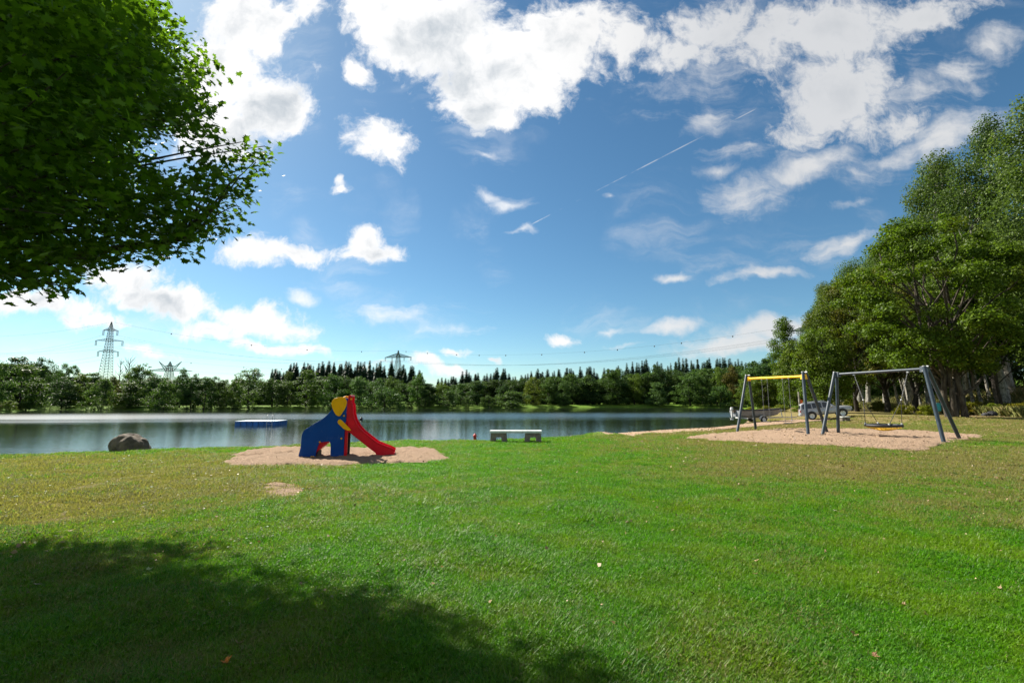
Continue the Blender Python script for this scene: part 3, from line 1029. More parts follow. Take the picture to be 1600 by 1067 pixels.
def chain_mesh(b, p, q, w=.011):
    p, q = Vector(p), Vector(q)
    n = max(2, int((q - p).length / .06))
    d = (q - p) / n
    u = d.normalized().orthogonal().normalized(); v = d.normalized().cross(u)
    for i in range(n):
        a = p + d * i; c = p + d * (i + 1)
        e = (u if i % 2 else v) * .010
        b.tube([a - d * .1, a + d * .3 + e, c - d * .3 + e, c + d * .1], w * .5, 4, False)
        b.tube([a - d * .1, a + d * .3 - e, c - d * .3 - e, c + d * .1], w * .5, 4, False)


def build_swings():
    t1, A, B = swing_frame('playground_swing', 'slate grey swing frame with a bright yellow top beam', [(1152, 675), (1181, 671), (1263, 681), (1293, 677)], [(1168, 588), (1257, 583.5)],
                           M['yellow_paint'], .13, True)
    ax = (B - A).normalized()
    L = (B - A).length
    g = g1((A.x + B.x) / 2, (A.y + B.y) / 2)
    for i, (f, lab) in enumerate(((.33, 'flat black swing seat on chains nearer the lake under the yellow beam'), (.70, 'flat black swing seat on chains nearer the car side of the yellow beam'))):
        c = A + (B - A) * f
        s = empty('belt_swing', (c.x, c.y, c.z), lab, 'swing seat', math.atan2(ax.y, ax.x), 'seats hanging from the yellow beam')
        zs = -(c.z - g - .47)
        b = MB().box((0, 0, zs), (.46, .18, .035))
        b.build('seat', M['rubber'], s, bevel=.012)
        for x in (-.22, .22):
            cb = MB(); chain_mesh(cb, (x, 0, -.058), (x, 0, zs + .02)); cb.build('chain', M['chain'], s)
            MB().box((x, 0, -.06), (.05, .05, .06)).build('hanger', M['galv'], s)
    t2, A, B = swing_frame('playground_swing', 'slate grey swing frame with a grey beam carrying the round nest seat', [(1285, 680), (1310, 678), (1475, 692), (1500, 687)], [(1305.5, 584), (1446.5, 575)],
                           M['slate'], .03, False)
    ax = (B - A).normalized()
    P0, P1 = seg_at_px(A, B, 1334), seg_at_px(A, B, 1418)
    c = (P0 + P1) / 2
    gr = g1(c.x, c.y)
    s = empty('nest_swing', (c.x, c.y, c.z), 'round black nest swing seat with a yellow net hanging over the sand', 'nest swing', math.atan2(ax.y, ax.x))
    zs = -(c.z - gr - .50)
    RR = .60
    xo = seg_at_px(A, B, 1372); dx = (xo - c).dot(ax)
    b = MB()
    n = 40
    ring = [(dx + RR * math.cos(2 * math.pi * i / n), RR * math.sin(2 * math.pi * i / n), zs) for i in range(n + 1)]
    b.tube(ring, .055, 12, False)
    b.build('ring', M['rubber'], s, True)
    nb = MB()
    sag = lambda r: zs - .05 - .16 * (1 - (r / RR) ** 2)
    for k in range(20):
        a = 2 * math.pi * k / 20
        nb.tube([(dx + RR * f * math.cos(a), RR * f * math.sin(a), sag(RR * f)) for f in (0.06, .25, .5, .75, 1)], .011, 5, False)
    for f in (.15, .3, .42, .54, .66, .78, .9):
        nb.tube([(dx + RR * f * math.cos(2 * math.pi * i / 24), RR * f * math.sin(2 * math.pi * i / 24), sag(RR * f)) for i in range(25)], .011, 5, False)
    nb.build('net', M['yellow_rope'], s, True)
    for P, sg in ((P0, -1), (P1, 1)):
        x = (P - c).dot(ax)
        top = Vector((x, 0, -.05))
        knot = top.lerp(Vector((dx + sg * RR * .72, 0, zs)), .52)
        rb = MB(); chain_mesh(rb, top, knot, .016); ch = rb.build('chain', M['chain'], s)
        MB().sphere(knot, .035, 6).build('shackle', M['galv'], ch, True)
        MB().box(top + Vector((0, 0, .0)), (.07, .06, .09)).build('hanger', M['galv'], s)
        for yy in (-1, 1):
            e = Vector((dx + sg * RR * .74, yy * RR * .68, zs + .05))
            MB().tube([knot, e], .012, 6).build('rope', M['rope'], s, True)
            MB().box(e, (.06, .07, .10)).build('clamp', M['galv'], s, bevel=.01)


build_swings()


# ------------------------------------------------------------------ benches, boulder, buoys, float
def bench(p, rz, label, sc=1.0):
    t = empty('bench', p, label, 'bench', rz, 'low white topped concrete benches')
    MB().box((0, 0, .385), (1.94 * sc, .46, .085)).build('seat', M['white_slab'], t, bevel=.008)
    for s in (-1, 1):
        x = s * .64 * sc
        w = .29 * sc
        prof = [(-w - .03, -.05), (-w, .342), (w, .342), (w + .03, -.05), (w - .17, -.05), (w - .18, .15), (w - .205, .19), (-w + .205, .19), (-w + .18, .15), (-w + .17, -.05)]
        b = MB().prism([(a, c) for a, c in prof][::-1], -.20, .20, lambda u, v, q: (x + u, q, v))
        b.build('support', M['concrete'], t, bevel=.01)
    return t


def build_shore():
    p = hit(806, 690.5); p[2] = g1(p[0], p[1])
    bench(p, R(-1), 'low white slab bench on two concrete supports at the lawn edge')
    p = hit(1319, 658); p[2] = g1(p[0], p[1])
    bench(p, R(25), 'small distant white slab bench in front of the silver car', .62)

    # boulder
    p = at_z(206, 703.5, 0.)
    bm = bmesh.new(); bmesh.ops.create_icosphere(bm, subdivisions=5, radius=1)
    r = random.Random(5)
    from mathutils import noise as mn
    for v in bm.verts:
        d = v.co.copy()
        k = 1 + .22 * mn.noise(d * 1.3 + Vector((3, 1, 2))) + .10 * mn.noise(d * 3.1) + .05 * mn.noise(d * 7) + .025 * mn.noise(d * 16)
        x, y, z = d * k
        # steep hump on the left with a lower shoulder on the right
        top = .62 - .16 * max(0, x + .1) - .10 * max(0, -x - .35)
        v.co = (x * .53, y * .45, max(z, -.3) * top * .96)
    me = bpy.data.meshes.new('boulder'); bm.to_mesh(me); bm.free(); me.materials.append(M['stone'])
    me.polygons.foreach_set('use_smooth', [True] * len(me.polygons))
    o = bpy.data.objects.new('boulder', me); COL.objects.link(o); o.location = (p[0], p[1], -.03)
    tag(o, 'large brown mossy boulder lying at the water edge of the lawn', 'boulder')

    # bathing float
    p = at_z(409, 663.5, WATER_Z)
    t = empty('bathing_float', p, 'flat blue bathing platform with pale deck floating on the lake', 'float', R(3))
    Lx, Ly = 3.45, 2.3
    b = MB(); nx, ny = 7, 5
    for i in range(nx):
        for j in range(ny):
            b.box((-Lx / 2 + Lx * (i + .5) / nx, -Ly / 2 + Ly * (j + .5) / ny, .12), (Lx / nx - .03, Ly / ny - .03, .40))
    b.build('pontoon', M['float_blue'], t, bevel=.03)
    MB().box((0, 0, .345), (Lx - .02, Ly - .02, .05)).build('deck', M['float_top'], t, bevel=.01)
    b = MB()
    for x in (.98, 1.42):
        b.tube([(x, -Ly / 2 - .06, -.4), (x, -Ly / 2 - .06, .78), (x, -Ly / 2 + .06, .90), (x, -Ly / 2 + .28, .90), (x, -Ly / 2 + .36, .78), (x, -Ly / 2 + .36, .36)], .02, 8)
    for z in (-.15, .1, .33):
        b.tube([(.98, -Ly / 2 - .06, z), (1.42, -Ly / 2 - .06, z)], .018, 6)
    b.build('ladder', M['galv'], t, True)

    p = at_z(742, 683.5, WATER_Z)
    t = empty('buoy', p, 'small red buoy floating on the lake left of the white bench', 'buoy')
    MB().sphere((0, 0, .09), .105, 8, (1, 1, 1.12)).build('float_ball', M['red_buoy'], t, True)
    MB().lathe([(.03, .19), (.03, .23), (.015, .26)], n=10).build('eye', M['red_buoy'], t, True)
    p = at_z(564.5, 655.8, WATER_Z)
    t = empty('buoy', p, 'tiny dark round buoy far out on the lake beyond the red chute', 'buoy')
    MB().sphere((0, 0, .10), .17, 7).build('float_ball', M['rubber'], t, True)
    MB().lathe([(.05, .24), (.05, .33), (.02, .36)], n=8).build('eye', M['rubber'], t, True)


build_shore()


# ------------------------------------------------------------------ car, boat, trailer
def build_car():
    Pr = Vector(at_y(1268.3, 654.8, 46.0)); Pf = Vector(at_y(1315.5, 650.2, 44.9))
    d = (Pf - Pr); wb = d.length; sc = wb / 2.85
    X = d.normalized(); Y = Vector((0, 0, 1)).cross(X).normalized(); Z = X.cross(Y)
    o = (Pr + Pf) / 2
    t = empty('parked_car', o, 'silver grey off road estate car parked on the grass by the boat trailer', 'car')
    mt = Matrix((X, Y, Z)).transposed().to_4x4()
    t.rotation_euler = mt.to_euler()
    t.scale = (sc, sc, sc)
    # lower body: lofted sections
    st = [(-2.46, .52, .98, .76), (-2.40, .47, 1.10, .86), (-2.1, .44, 1.13, .93), (-1.3, .43, 1.14, .955), (0, .42, 1.13, .96), (.9, .43, 1.12, .955),
          (1.3, .44, 1.13, .945), (1.9, .46, 1.10, .92), (2.25, .48, 1.04, .86), (2.38, .52, .96, .76)]
    def loft(st, cut=None):
        b = MB(); vs = []; fs = []
        for (x, zb, zs, w) in st:
            h = zs - zb
            sec = [(-w * .92, zb), (-w * .985, zb + .12 * h), (-w, zb + .5 * h), (-w * .975, zb + .85 * h), (-w * .90, zs), (-w * .45, zs + .03), (w * .45, zs + .03), (w * .90, zs), (w * .975, zb + .85 * h), (w, zb + .5 * h), (w * .985, zb + .12 * h), (w * .92, zb)]
            vs.extend([(x, y, z) for y, z in sec])
        n = 12
        for i in range(len(st) - 1):
            for j in range(n):
                k = (j + 1) % n
                fs.append((i * n + j, i * n + k, (i + 1) * n + k, (i + 1) * n + j))
        fs.append(tuple(range(n))[::-1]); q = (len(st) - 1) * n; fs.append(tuple(range(q, q + n)))
        return b.add(vs, fs)
    body = loft(st).build('body', M['car'], t, True)
    # cabin
    cab = [(-2.40, 1.12, -2.22, 1.78), (.98, 1.14, .18, 1.86)]
    prof = [(-2.42, 1.10), (-2.30, 1.55), (-2.18, 1.76), (-1.95, 1.84), (-1.0, 1.88), (-.2, 1.87), (.12, 1.82), (.30, 1.72), (1.02, 1.12)]
    b = MB(); n = len(prof)
    wz = lambda z: .925 - .235 * max(0, (z - 1.10) / .78)
    vs = [(x, -wz(z), z) for x, z in prof] + [(x, wz(z), z) for x, z in prof]
    fs = [tuple(range(n)), tuple(range(2 * n - 1, n - 1, -1))] + [(i, i + n, (i + 1) % n + n, (i + 1) % n) for i in range(n)]
    b.add(vs, fs).build('cabin', M['car'], t, bevel=.03)
    for s in (-1, 1):
        def gl(pts, name='side_window'):
            w = MB(); vs = []
            for k, off in enumerate((-.01, .006)):
                vs += [(x, s * (wz(z) + off), z) for x, z in pts]
            m = len(pts)
            w.add(vs, [tuple(range(m)), tuple(range(2 * m - 1, m - 1, -1))] + [(i, (i + 1) % m, m + (i + 1) % m, m + i) for i in range(m)])
            w.build(name, M['glass'], t)
        gl([(-2.18, 1.22), (-1.28, 1.20), (-1.28, 1.74), (-2.02, 1.72), (-2.14, 1.62)])
        gl([(-1.20, 1.20), (-.32, 1.19), (-.32, 1.76), (-1.20, 1.75)])
        gl([(-.24, 1.19), (.62, 1.19), (.18, 1.66), (-.02, 1.75), (-.24, 1.76)])
        MB().box((.55, s * 1.02, 1.22), (.12, .20, .14)).build('mirror', M['car'], t, bevel=.03)
        b = MB().box((-.9, s * .66, 1.93), (1.9, .035, .03))
        for x in (-1.8, -.9, 0): b.box((x, s * .66, 1.90), (.06, .035, .06))
        b.build('roof_rail', M['galv'], t)
        MB().box((-2.40, s * .80, .98), (.10, .14, .26)).build('tail_lamp', M['tail'], t, bevel=.02)
        MB().box((2.26, s * .66, .90), (.18, .30, .16)).build('head_lamp', M['lamp'], t, bevel=.03)
        for x in (-.78, .12):
            MB().box((x, s * .968, 1.02), (.14, .02, .03)).build('door_handle', M['car'], t)
        MB().box((.0, s * .955, .47), (1.7, .06, .10)).build('sill_trim', M['black_trim'], t, bevel=.015)
        for x in (-1.425, 1.425):
            arch = MB().lathe([(.455, -.03), (.455, .008)], (x, s * .955, .46), 'Y', 26)
            arch.build('wheel_arch', M['black_trim'], t)
            w = MB().lathe([(.30, -.12), (.375, -.11), (.385, -.06), (.385, .06), (.375, .11), (.27, .12)], (x, s * .875, .385), 'Y', 28)
            wh = w.build('wheel', M['tyre'], t, True)
            rm = MB().lathe([(.25, .0), (.25, s * .018), (.22, s * .01), (.06, s * .0)], (x, s * .995, .385), 'Y', 22)
            for k in range(6):
                a = k * math.pi / 3
                rm.bar((x, s * 1.005, .385), (x + .22 * math.cos(a), s * 1.005, .385 + .22 * math.sin(a)), .028)
            rm.build('rim', M['rim'], wh)
    # rear and front glass, bumpers, grille, plate
    b = MB(); pts = [(-2.375, -.70, 1.24), (-2.375, .70, 1.24), (-2.27, .62, 1.62), (-2.27, -.62, 1.62)]
    b.add([(x - .02, y, z) for x, y, z in pts] + [(x + .06, y, z) for x, y, z in pts], [(0, 1, 2, 3), (7, 6, 5, 4), (0, 4, 5, 1), (1, 5, 6, 2), (2, 6, 7, 3), (3, 7, 4, 0)])
    b.build('rear_window', M['glass'], t)
    b = MB(); pts = [(.90, -.80, 1.20), (.90, .80, 1.20), (.36, .66, 1.70), (.36, -.66, 1.70)]
    b.add([(x + .045, y, z) for x, y, z in pts] + [(x - .06, y, z) for x, y, z in pts], [(3, 2, 1, 0), (4, 5, 6, 7), (0, 1, 5, 4), (1, 2, 6, 5), (2, 3, 7, 6), (3, 0, 4, 7)])
    b.build('windscreen', M['glass'], t)
    MB().box((-2.44, 0, .58), (.20, 1.74, .24)).build('rear_bumper', M['car'], t, bevel=.04)
    MB().box((2.34, 0, .58), (.22, 1.70, .26)).build('front_bumper', M['black_trim'], t, bevel=.04)
    MB().box((2.36, 0, .90), (.05, .86, .20)).build('grille', M['black_trim'], t, bevel=.01)
    MB().tube([(-2.5, 0, .45), (-2.72, 0, .45), (-2.74, 0, .54)], .03, 8).build('tow_bar', M['black_trim'], t)
    return t


def build_boat():
    ax = hit(1183, 659.6); ax[2] = g1(ax[0], ax[1])
    # the trailer points at the car's tow bar
    tgt = at_y(1248, 650.5, 46.6)
    dx, dy = tgt[0] - ax[0], tgt[1] - ax[1]
    rz = math.atan2(dy, dx) * .42
    t = empty('boat_trailer', ax, 'galvanised boat trailer under the open aluminium boat beside the car', 'trailer', rz)
    fr = MB()
    for s in (-1, 1):
        fr.tube([(-1.6, s * .5, .45), (1.4, s * .5, .45), (3.1, 0, .45)], .045, 6)
    for x in (-1.4, -.3, .8): fr.tube([(x, -.5, .45), (x, .5, .45)], .035, 6)
    fr.tube([(3.0, 0, .45), (4.3, 0, .46)], .05, 6)
    fr.tube([(0, -.85, .30), (0, .85, .30)], .04, 8)
    for s in (-1, 1): fr.bar((0, s * .5, .30), (0, s * .5, .45), .03)
    fr.build('frame', M['galv'], t)
    b = MB(); b.tube([(2.75, 0, .45), (2.62, 0, 1.20)], .045, 6); b.box((2.62, 0, 1.15), (.16, .14, .14)); b.tube([(2.62, -.12, 1.18), (2.62, -.32, 1.18)], .018, 6)
    b.build('winch_post', M['galv'], t)
    b = MB(); b.tube([(3.9, .14, .75), (3.9, .14, .12)], .03, 8); b.lathe([(.10, -.03), (.11, 0), (.10, .03)], (3.9, .14, .10), 'Y', 14); b.build('jockey_wheel', M['galv'], t)
    MB().box((-1.66, 0, .42), (.05, 1.7, .12)).build('light_board', M['white_plastic'], t)
    for s in (-1, 1):
        w = MB().lathe([(.18, -.09), (.29, -.085), (.30, 0), (.29, .085), (.16, .09)], (0, s * .92, .30), 'Y', 22).build('wheel', M['tyre'], t, True)
        MB().lathe([(.18, 0), (.17, s * .03), (.05, s * .02)], (0, s * .92 + s * .085, .30), 'Y', 16).build('rim', M['white_plastic'], w)
        f = MB(); vs = []
        arc = [math.pi * i / 10 for i in range(11)]
        for a in arc:
            for yy in (-.12, .12): vs.append((.37 * math.cos(a), s * .92 + yy, .30 + .37 * math.sin(a)))
        for a in arc:
            for yy in (-.12, .12): vs.append((.355 * math.cos(a), s * .92 + yy, .30 + .355 * math.sin(a)))
        fs = []
        for i in range(10):
            fs += [(2 * i, 2 * i + 1, 2 * i + 3, 2 * i + 2), (22 + 2 * i, 22 + 2 * i + 2, 22 + 2 * i + 3, 22 + 2 * i + 1), (2 * i, 2 * i + 2, 24 + 2 * i, 22 + 2 * i), (2 * i + 1, 23 + 2 * i, 25 + 2 * i, 2 * i + 3)]
        f.add(vs, fs).build('mudguard', M['white_plastic'], t)
    # hull
    bt = empty('fishing_boat', (ax[0], ax[1], ax[2] + .50), 'open aluminium fishing boat with white outboard motor sitting on the trailer', 'boat', rz)
    st = [(-2.35, .60, .76, .05, .62), (-1.2, .66, .84, .02, .62), (.2, .66, .84, .02, .64), (1.3, .52, .74, .06, .68), (2.1, .26, .48, .20, .74), (2.55, .03, .08, .46, .80)]
    h = MB(); vs = []; fs = []
    for (x, wb, wt, zb, zt) in st:
        vs += [(x, -wt, zt), (x, -wb, zb + .10), (x, -wb * .45, zb), (x, wb * .45, zb), (x, wb, zb + .10), (x, wt, zt),
               (x, wt - .03 * min(1, wt / .1), zt), (x, wb * .92, zb + .14), (x, -wb * .92, zb + .14), (x, -(wt - .03 * min(1, wt / .1)), zt)]
    n = 10
    for i in range(len(st) - 1):
        for j in range(n):
            k = (j + 1) % n; fs.append((i * n + j, i * n + k, (i + 1) * n + k, (i + 1) * n + j))
    fs.append((0, 1, 2, 3, 4, 5)); q = (len(st) - 1) * n; fs.append(tuple(range(q, q + n)))
    h.add(vs, fs).build('hull', M['alu'], bt)
    for s in (-1, 1):
        MB().tube([(x, s * wt, zt + .02) for (x, wb, wt, zb, zt) in st], .045, 6).build('gunwale', M['black_trim'], bt)
    for x in (-1.5, -.1, 1.1):
        MB().box((x, 0, .46), (.28, 1.36 if x < 1 else 1.1, .05)).build('thwart', M['galv'], bt)
    m = MB(); m.box((-2.60, 0, .80), (.28, .24, .28), top=(.20, .18))
    om = m.build('outboard_motor', M['white_plastic'], bt, bevel=.06)
    b = MB(); b.box((-2.60, 0, .32), (.14, .10, .70)); b.box((-2.66, 0, -.10), (.40, .04, .03)); b.sphere((-2.62, 0, -.22), .09, 6, (2.0, 1, 1)); b.build('lower_unit', M['white_plastic'], om, bevel=.01)
    MB().tube([(-2.45, .0, .92), (-1.95, .05, .98)], .022, 6).build('tiller', M['black_trim'], om)
    MB().box((-2.40, 0, .58), (.10, .5, .30)).build('transom_board', M['wood'], bt)


build_car()
build_boat()


# ------------------------------------------------------------------ small things on the right
def build_right_things():
    p = hit(1466, 648); p[2] = g1(p[0], p[1])
    t = empty('bin_bag_holder', p, 'teal plastic sack hanging on a post beside the thick maple trunk', 'bin')
    MB().tube([(.28, .1, 0), (.28, .1, 1.35)], .035, 8).build('post', M['wood'], t)
    MB().tube([(-.26 + .26 + .26 * math.cos(a * math.pi / 10), .26 * math.sin(a * math.pi / 10), 1.25) for a in range(21)], .018, 6).build('rim_hoop', M['galv'], t)
    b = MB(); n = 18; vs = []; fs = []
    rr = random.Random(3)
    lv = [(.26, 1.27), (.27, 1.05), (.26, .8), (.25, .6), (.22, .42), (.10, .34)]
    for (r, z) in lv:
        for j in range(n):
            a = 2 * math.pi * j / n
            q = r * (1 + .08 * math.sin(5 * a + z * 4) + rr.uniform(-.03, .03))
            vs.append((q * math.cos(a) + (1.27 - z) * .12, q * math.sin(a), z))
    for i in range(len(lv) - 1):
        for j in range(n):
            k = (j + 1) % n; fs.append((i * n + j, i * n + k, (i + 1) * n + k, (i + 1) * n + j))
    fs.append(tuple(range((len(lv) - 1) * n, len(lv) * n)))
    b.add(vs, fs).build('bag', M['teal'], t, True)

    p = hit(1530, 651.5); p[2] = g1(p[0], p[1])
    r = random.Random(8)
    b = MB(); n = 16; m = 8; vs = []; fs = []
    for i in range(n + 1):
        for j in range(m + 1):
            vs.append((p[0] + (i / n - .5) * 3.0 - .2, p[1] + (j / m - .5) * 1.6 + .2 * (i / n), g1(p[0] + (i / n - .5) * 3.0 - .2, p[1] + (j / m - .5) * 1.6 + .2 * (i / n)) + .08 + .04 * math.sin(i * .9 + j) + r.uniform(0, .03)))
    for i in range(n):
        for j in range(m):
            a = i * (m + 1) + j; fs.append((a, a + 1, a + m + 2, a + m + 1))
    bo = b.build('picnic_blanket', M['towel'], None, True)
    md = bo.modifiers.new('thickness', 'SOLIDIFY'); md.thickness = .02
    tag(bo, 'pale picnic blanket spread on the grass right of the maple trunk', 'blanket')
    for k, (dx, sx, sz, lab) in enumerate(((.75, .30, .20, 'rumpled black bag in the middle of the pale picnic blanket'), (1.35, .40, .28, 'larger black rucksack at the right end of the picnic blanket'))):
        bm = bmesh.new(); bmesh.ops.create_icosphere(bm, subdivisions=3, radius=1)
        for v in bm.verts:
            f = 1 + r.uniform(-.12, .12)
            v.co = (v.co.x * sx * f, v.co.y * .3 * f, max(v.co.z, -.5) * sz * f)
        me = bpy.data.meshes.new('bag'); bm.to_mesh(me); bm.free(); me.materials.append(M['bag'])
        o = bpy.data.objects.new('bag' if k == 0 else 'rucksack', me); COL.objects.link(o)
        o.location = (p[0] + dx, p[1] + .1, g1(p[0] + dx, p[1] + .1) + .20 + .05 * k)
        tag(o, lab, 'bag')

    # pale post with an orange pennant behind the car
    q = at_y(1250.5, 648, 52); z = g1(q[0], q[1])
    t = empty('marker_post', (q[0], q[1], z), 'pale wooden post with an orange pennant behind the silver car', 'post')
    H = at_y(1250.5, 612, 52)[2] - z
    MB().tube([(0, 0, -.1), (0, 0, H)], .09, 8).build('pole', M['bark_pale'], t)
    b = MB(); ht = at_y(1250.5, 623.5, 52)[2] - z
    vs = []; fs = []
    for i in range(5):
        for j in range(4):
            vs.append((.10 + .09 * j, .04 * math.sin(j * 1.7 + i), ht - i * .13 - .05 * j))
    for i in range(4):
        for j in range(3):
            a = i * 4 + j; fs.append((a, a + 1, a + 5, a + 4))
    fl = b.add(vs, fs).build('pennant', M['orange'], t)
    md = fl.modifiers.new('thickness', 'SOLIDIFY'); md.thickness = .015


build_right_things()


# ------------------------------------------------------------------ pylons and lines
def lattice(b, base_w, top_w, z0, z1, n, w):
    for i in range(n):
        f0, f1 = i / n, (i + 1) / n
        a, c = z0 + (z1 - z0) * f0, z0 + (z1 - z0) * f1
        w0, w1 = base_w + (top_w - base_w) * f0, base_w + (top_w - base_w) * f1
        cs0 = [(-w0, -w0, a), (w0, -w0, a), (w0, w0, a), (-w0, w0, a)]
        cs1 = [(-w1, -w1, c), (w1, -w1, c), (w1, w1, c), (-w1, w1, c)]
        for j in range(4):
            k = (j + 1) % 4
            b.tube([cs0[j], cs1[j]], w * 1.5, 4, False)
            b.tube([cs0[j], cs1[k]], w * .8, 4, False); b.tube([cs0[k], cs1[j]], w * .8, 4, False)
            b.tube([cs1[j], cs1[k]], w * .7, 4, False)


def arm(b, L, z, hw, rise, w, n=5):
    for y in (-hw, hw):
        b.tube([(-hw, y, z), (hw, y, z)], w * 1.3, 4, False); b.tube([(-hw, y, z + rise), (hw, y, z + rise)], w * 1.1, 4, False)
        b.tube([(-hw, y, z), (-hw, y, z + rise)], w, 4, False); b.tube([(hw, y, z), (hw, y, z + rise)], w, 4, False)
    for s in (-1, 1):
        tip = (s * L, 0, z)
        for y in (-hw, hw):
            b.tube([(s * hw, y, z), tip], w * 1.3, 4, False)
            b.tube([(s * hw, y, z + rise), tip], w * 1.1, 4, False)
        for i in range(1, n):
            f = i / n
            x = s * (hw + (L - hw) * f)
            for y in (-hw, hw):
                q = y * (1 - f)
                b.tube([(x, q, z), (x, q, z + rise * (1 - f))], w * .7, 4, False)
                f2 = (i - 1) / n
                x2 = s * (hw + (L - hw) * f2)
                b.tube([(x2, y * (1 - f2), z), (x, q, z + rise * (1 - f))], w * .6, 4, False)


def insulators(parent, pts, drop):
    for (x, y, z) in pts:
        b = MB()
        b.tube([(x - .25, y, z), (x - .25, y, z - drop)], .13, 6); b.tube([(x + .25, y, z), (x + .25, y, z - drop)], .13, 6)
        b.tube([(x - .3, y, z - drop), (x + .3, y, z - drop)], .08, 6)
        b.build('insulator', M['insul'], parent)


def build_pylons():
    tips = {}
    # 1: slender mast, three arms
    D = 220
    top = at_y(174.5, 503, D); bx = at_y(166, 600, D)[0]
    z0 = g1(bx, D)
    t = empty('lattice_pylon', (top[0], D, z0), 'tall slender lattice pylon with three cross arms above the left lakeside wood', 'pylon', R(12), 'power line pylons')
    H = top[2] - z0
    k = D / F_PX
    m = MB(); w = .06
    zc = lambda py: at_y(174, py, D)[2] - z0
    lattice(m, 2.3, .62, 0, zc(513), 22, w); lattice(m, .62, .08, zc(513), H, 5, w)
    m.build('mast', M['pylon'], t)
    tl = []
    for (py, hl) in ((516.5, 10.5 * k), (532.5, 19 * k), (549.5, 14.5 * k)):
        b = MB(); arm(b, hl, zc(py), .85, 1.0, w, 5); b.build('cross_arm', M['pylon'], t)
        pts = [(-hl + .3, 0, zc(py)), (hl - .3, 0, zc(py))]
        insulators(t, pts, 2.3)
        tl += pts
    tips['a'] = [Vector((top[0] + x * math.cos(R(12)), D + x * math.sin(R(12)), z0 + z - 2.3)) for x, y, z in tl] + [Vector((top[0], D, top[2]))]
    # 2: wide flat arm with a V of uprights
    D = 300; k = D / F_PX
    c = at_y(266, 566, D); z0 = g1(c[0], D)
    t = empty('lattice_pylon', (c[0], D, z0), 'wide lattice pylon with a flat arm and V shaped horns just above the trees', 'pylon', R(8), 'power line pylons')
    zc = lambda py: at_y(266, py, D)[2] - z0
    m = MB(); lattice(m, 3.2, 1.0, 0, zc(572), 12, .10); lattice(m, 1.0, .1, zc(572), zc(565), 3, .10); m.build('mast', M['pylon'], t)
    b = MB(); arm(b, 33 * k, zc(579.5), 1.0, 1.9, .12, 9); b.build('cross_arm', M['pylon'], t)
    b = MB(); arm(b, 7 * k, zc(572), 1.0, .5, .11, 3); b.box((0, 0, zc(572)), (2.4, 2.2, .2)); b.build('cross_arm', M['pylon'], t)
    for s in (-1, 1):
        b = MB()
        for y in (-.8, .8):
            b.tube([(s * 1.0, y, zc(577)), (s * 16.5 * k, 0, zc(564.5))], .16, 4, False)
            b.tube([(s * 6 * k, y * .6, zc(579)), (s * 16.5 * k, 0, zc(564.5))], .12, 4, False)
        for i in range(1, 6):
            f = i / 6
            b.tube([(s * (1 + (16.5 * k - 1) * f), 0, zc(577) + (zc(564.5) - zc(577)) * f), (s * (6 * k + (10.5 * k) * f), 0, zc(579) + (zc(564.5) - zc(579)) * f)], .09, 4, False)
        b.build('horn', M['pylon'], t)
    tips['b'] = [Vector((c[0] + s * x * k, D, z0 + zc(py))) for s in (-1, 1) for x, py in ((33, 580), (20, 580), (16.5, 565))]
    # 3 and 4: broad triangular arm
    def tri(px, ptop, parm, half, D, rz, label, thick=.11):
        k = D / F_PX
        c = at_y(px, ptop, D); z0 = g1(c[0], D)
        t = empty('lattice_pylon', (c[0], D, z0), label, 'pylon', rz, 'power line pylons')
        zc = lambda py: at_y(px, py, D)[2] - z0
        m = MB(); lattice(m, 3.4, .9, 0, zc(parm), 16, thick * .8); lattice(m, .9, .1, zc(parm), zc(ptop), 4, thick); m.build('mast', M['pylon'], t)
        b = MB(); arm(b, half * k, zc(parm), .9, (zc(ptop + 3) - zc(parm)) * .75, thick * 1.2, 9); b.build('cross_arm', M['pylon'], t)
        insulators(t, [(s * half * k * f, 0, zc(parm)) for s in (-1, 1) for f in (.45, .95)], 2.0)
        return [Vector((c[0] + s * half * k * f * math.cos(rz), D + s * half * k * f * math.sin(rz), z0 + zc(parm) - 2)) for s in (-1, 1) for f in (.45, .95)] + [Vector((c[0], D, z0 + zc(ptop)))]
    tips['c'] = tri(622.5, 547.5, 558.5, 22, 290, R(-8), 'lattice pylon with a broad triangular arm above the spruce wood behind the slide')
    tips['d'] = tri(1255, 507, 517, 19, 190, R(-14), 'lattice pylon with a triangular arm half hidden behind the right hand trees', .10)

    def wire(p, q, sag, label, r=.034, marks=0, seed=0):
        n = 26
        pts = []
        for i in range(n + 1):
            f = i / n
            v = p.lerp(q, f); v.z -= sag * 4 * f * (1 - f)
            pts.append(v)
        o = empty('power_cable', (p.x, p.y, p.z), label, 'cable', 0, 'power cables strung between the pylons')
        MB().tube([v - p for v in pts], r, 4, False).build('conductor', M['wire'], o)
        rr = random.Random(seed)
        for i in range(marks):
            f = (i + .5 + rr.uniform(-.3, .3)) / marks
            v = p.lerp(q, f); v.z -= sag * 4 * f * (1 - f)
            MB().sphere(v - p + Vector((0, 0, -.35)), .33, 5).build('bird_marker', M['black_trim'], o)
    a, b_, c, d = tips['a'], tips['b'], tips['c'], tips['d']
    left = [at_y(-60, y, 205) for y in (558, 561, 548, 551, 572, 577, 526)]
    names = ['lower', 'lower', 'top', 'top', 'middle', 'middle', 'earth']
    for i in range(7):
        wire(a[i], Vector(left[i]), 2.2, 'thin cable running from the slender pylon out of the left edge', .030)
    for i, j in ((0, 0), (1, 1), (2, 2), (3, 3), (6, 4)):
        wire(a[i], c[j], 5.0, 'thin sagging cable between the slender pylon and the triangular arm pylon', .032, 4 if i == 6 else 0, i)
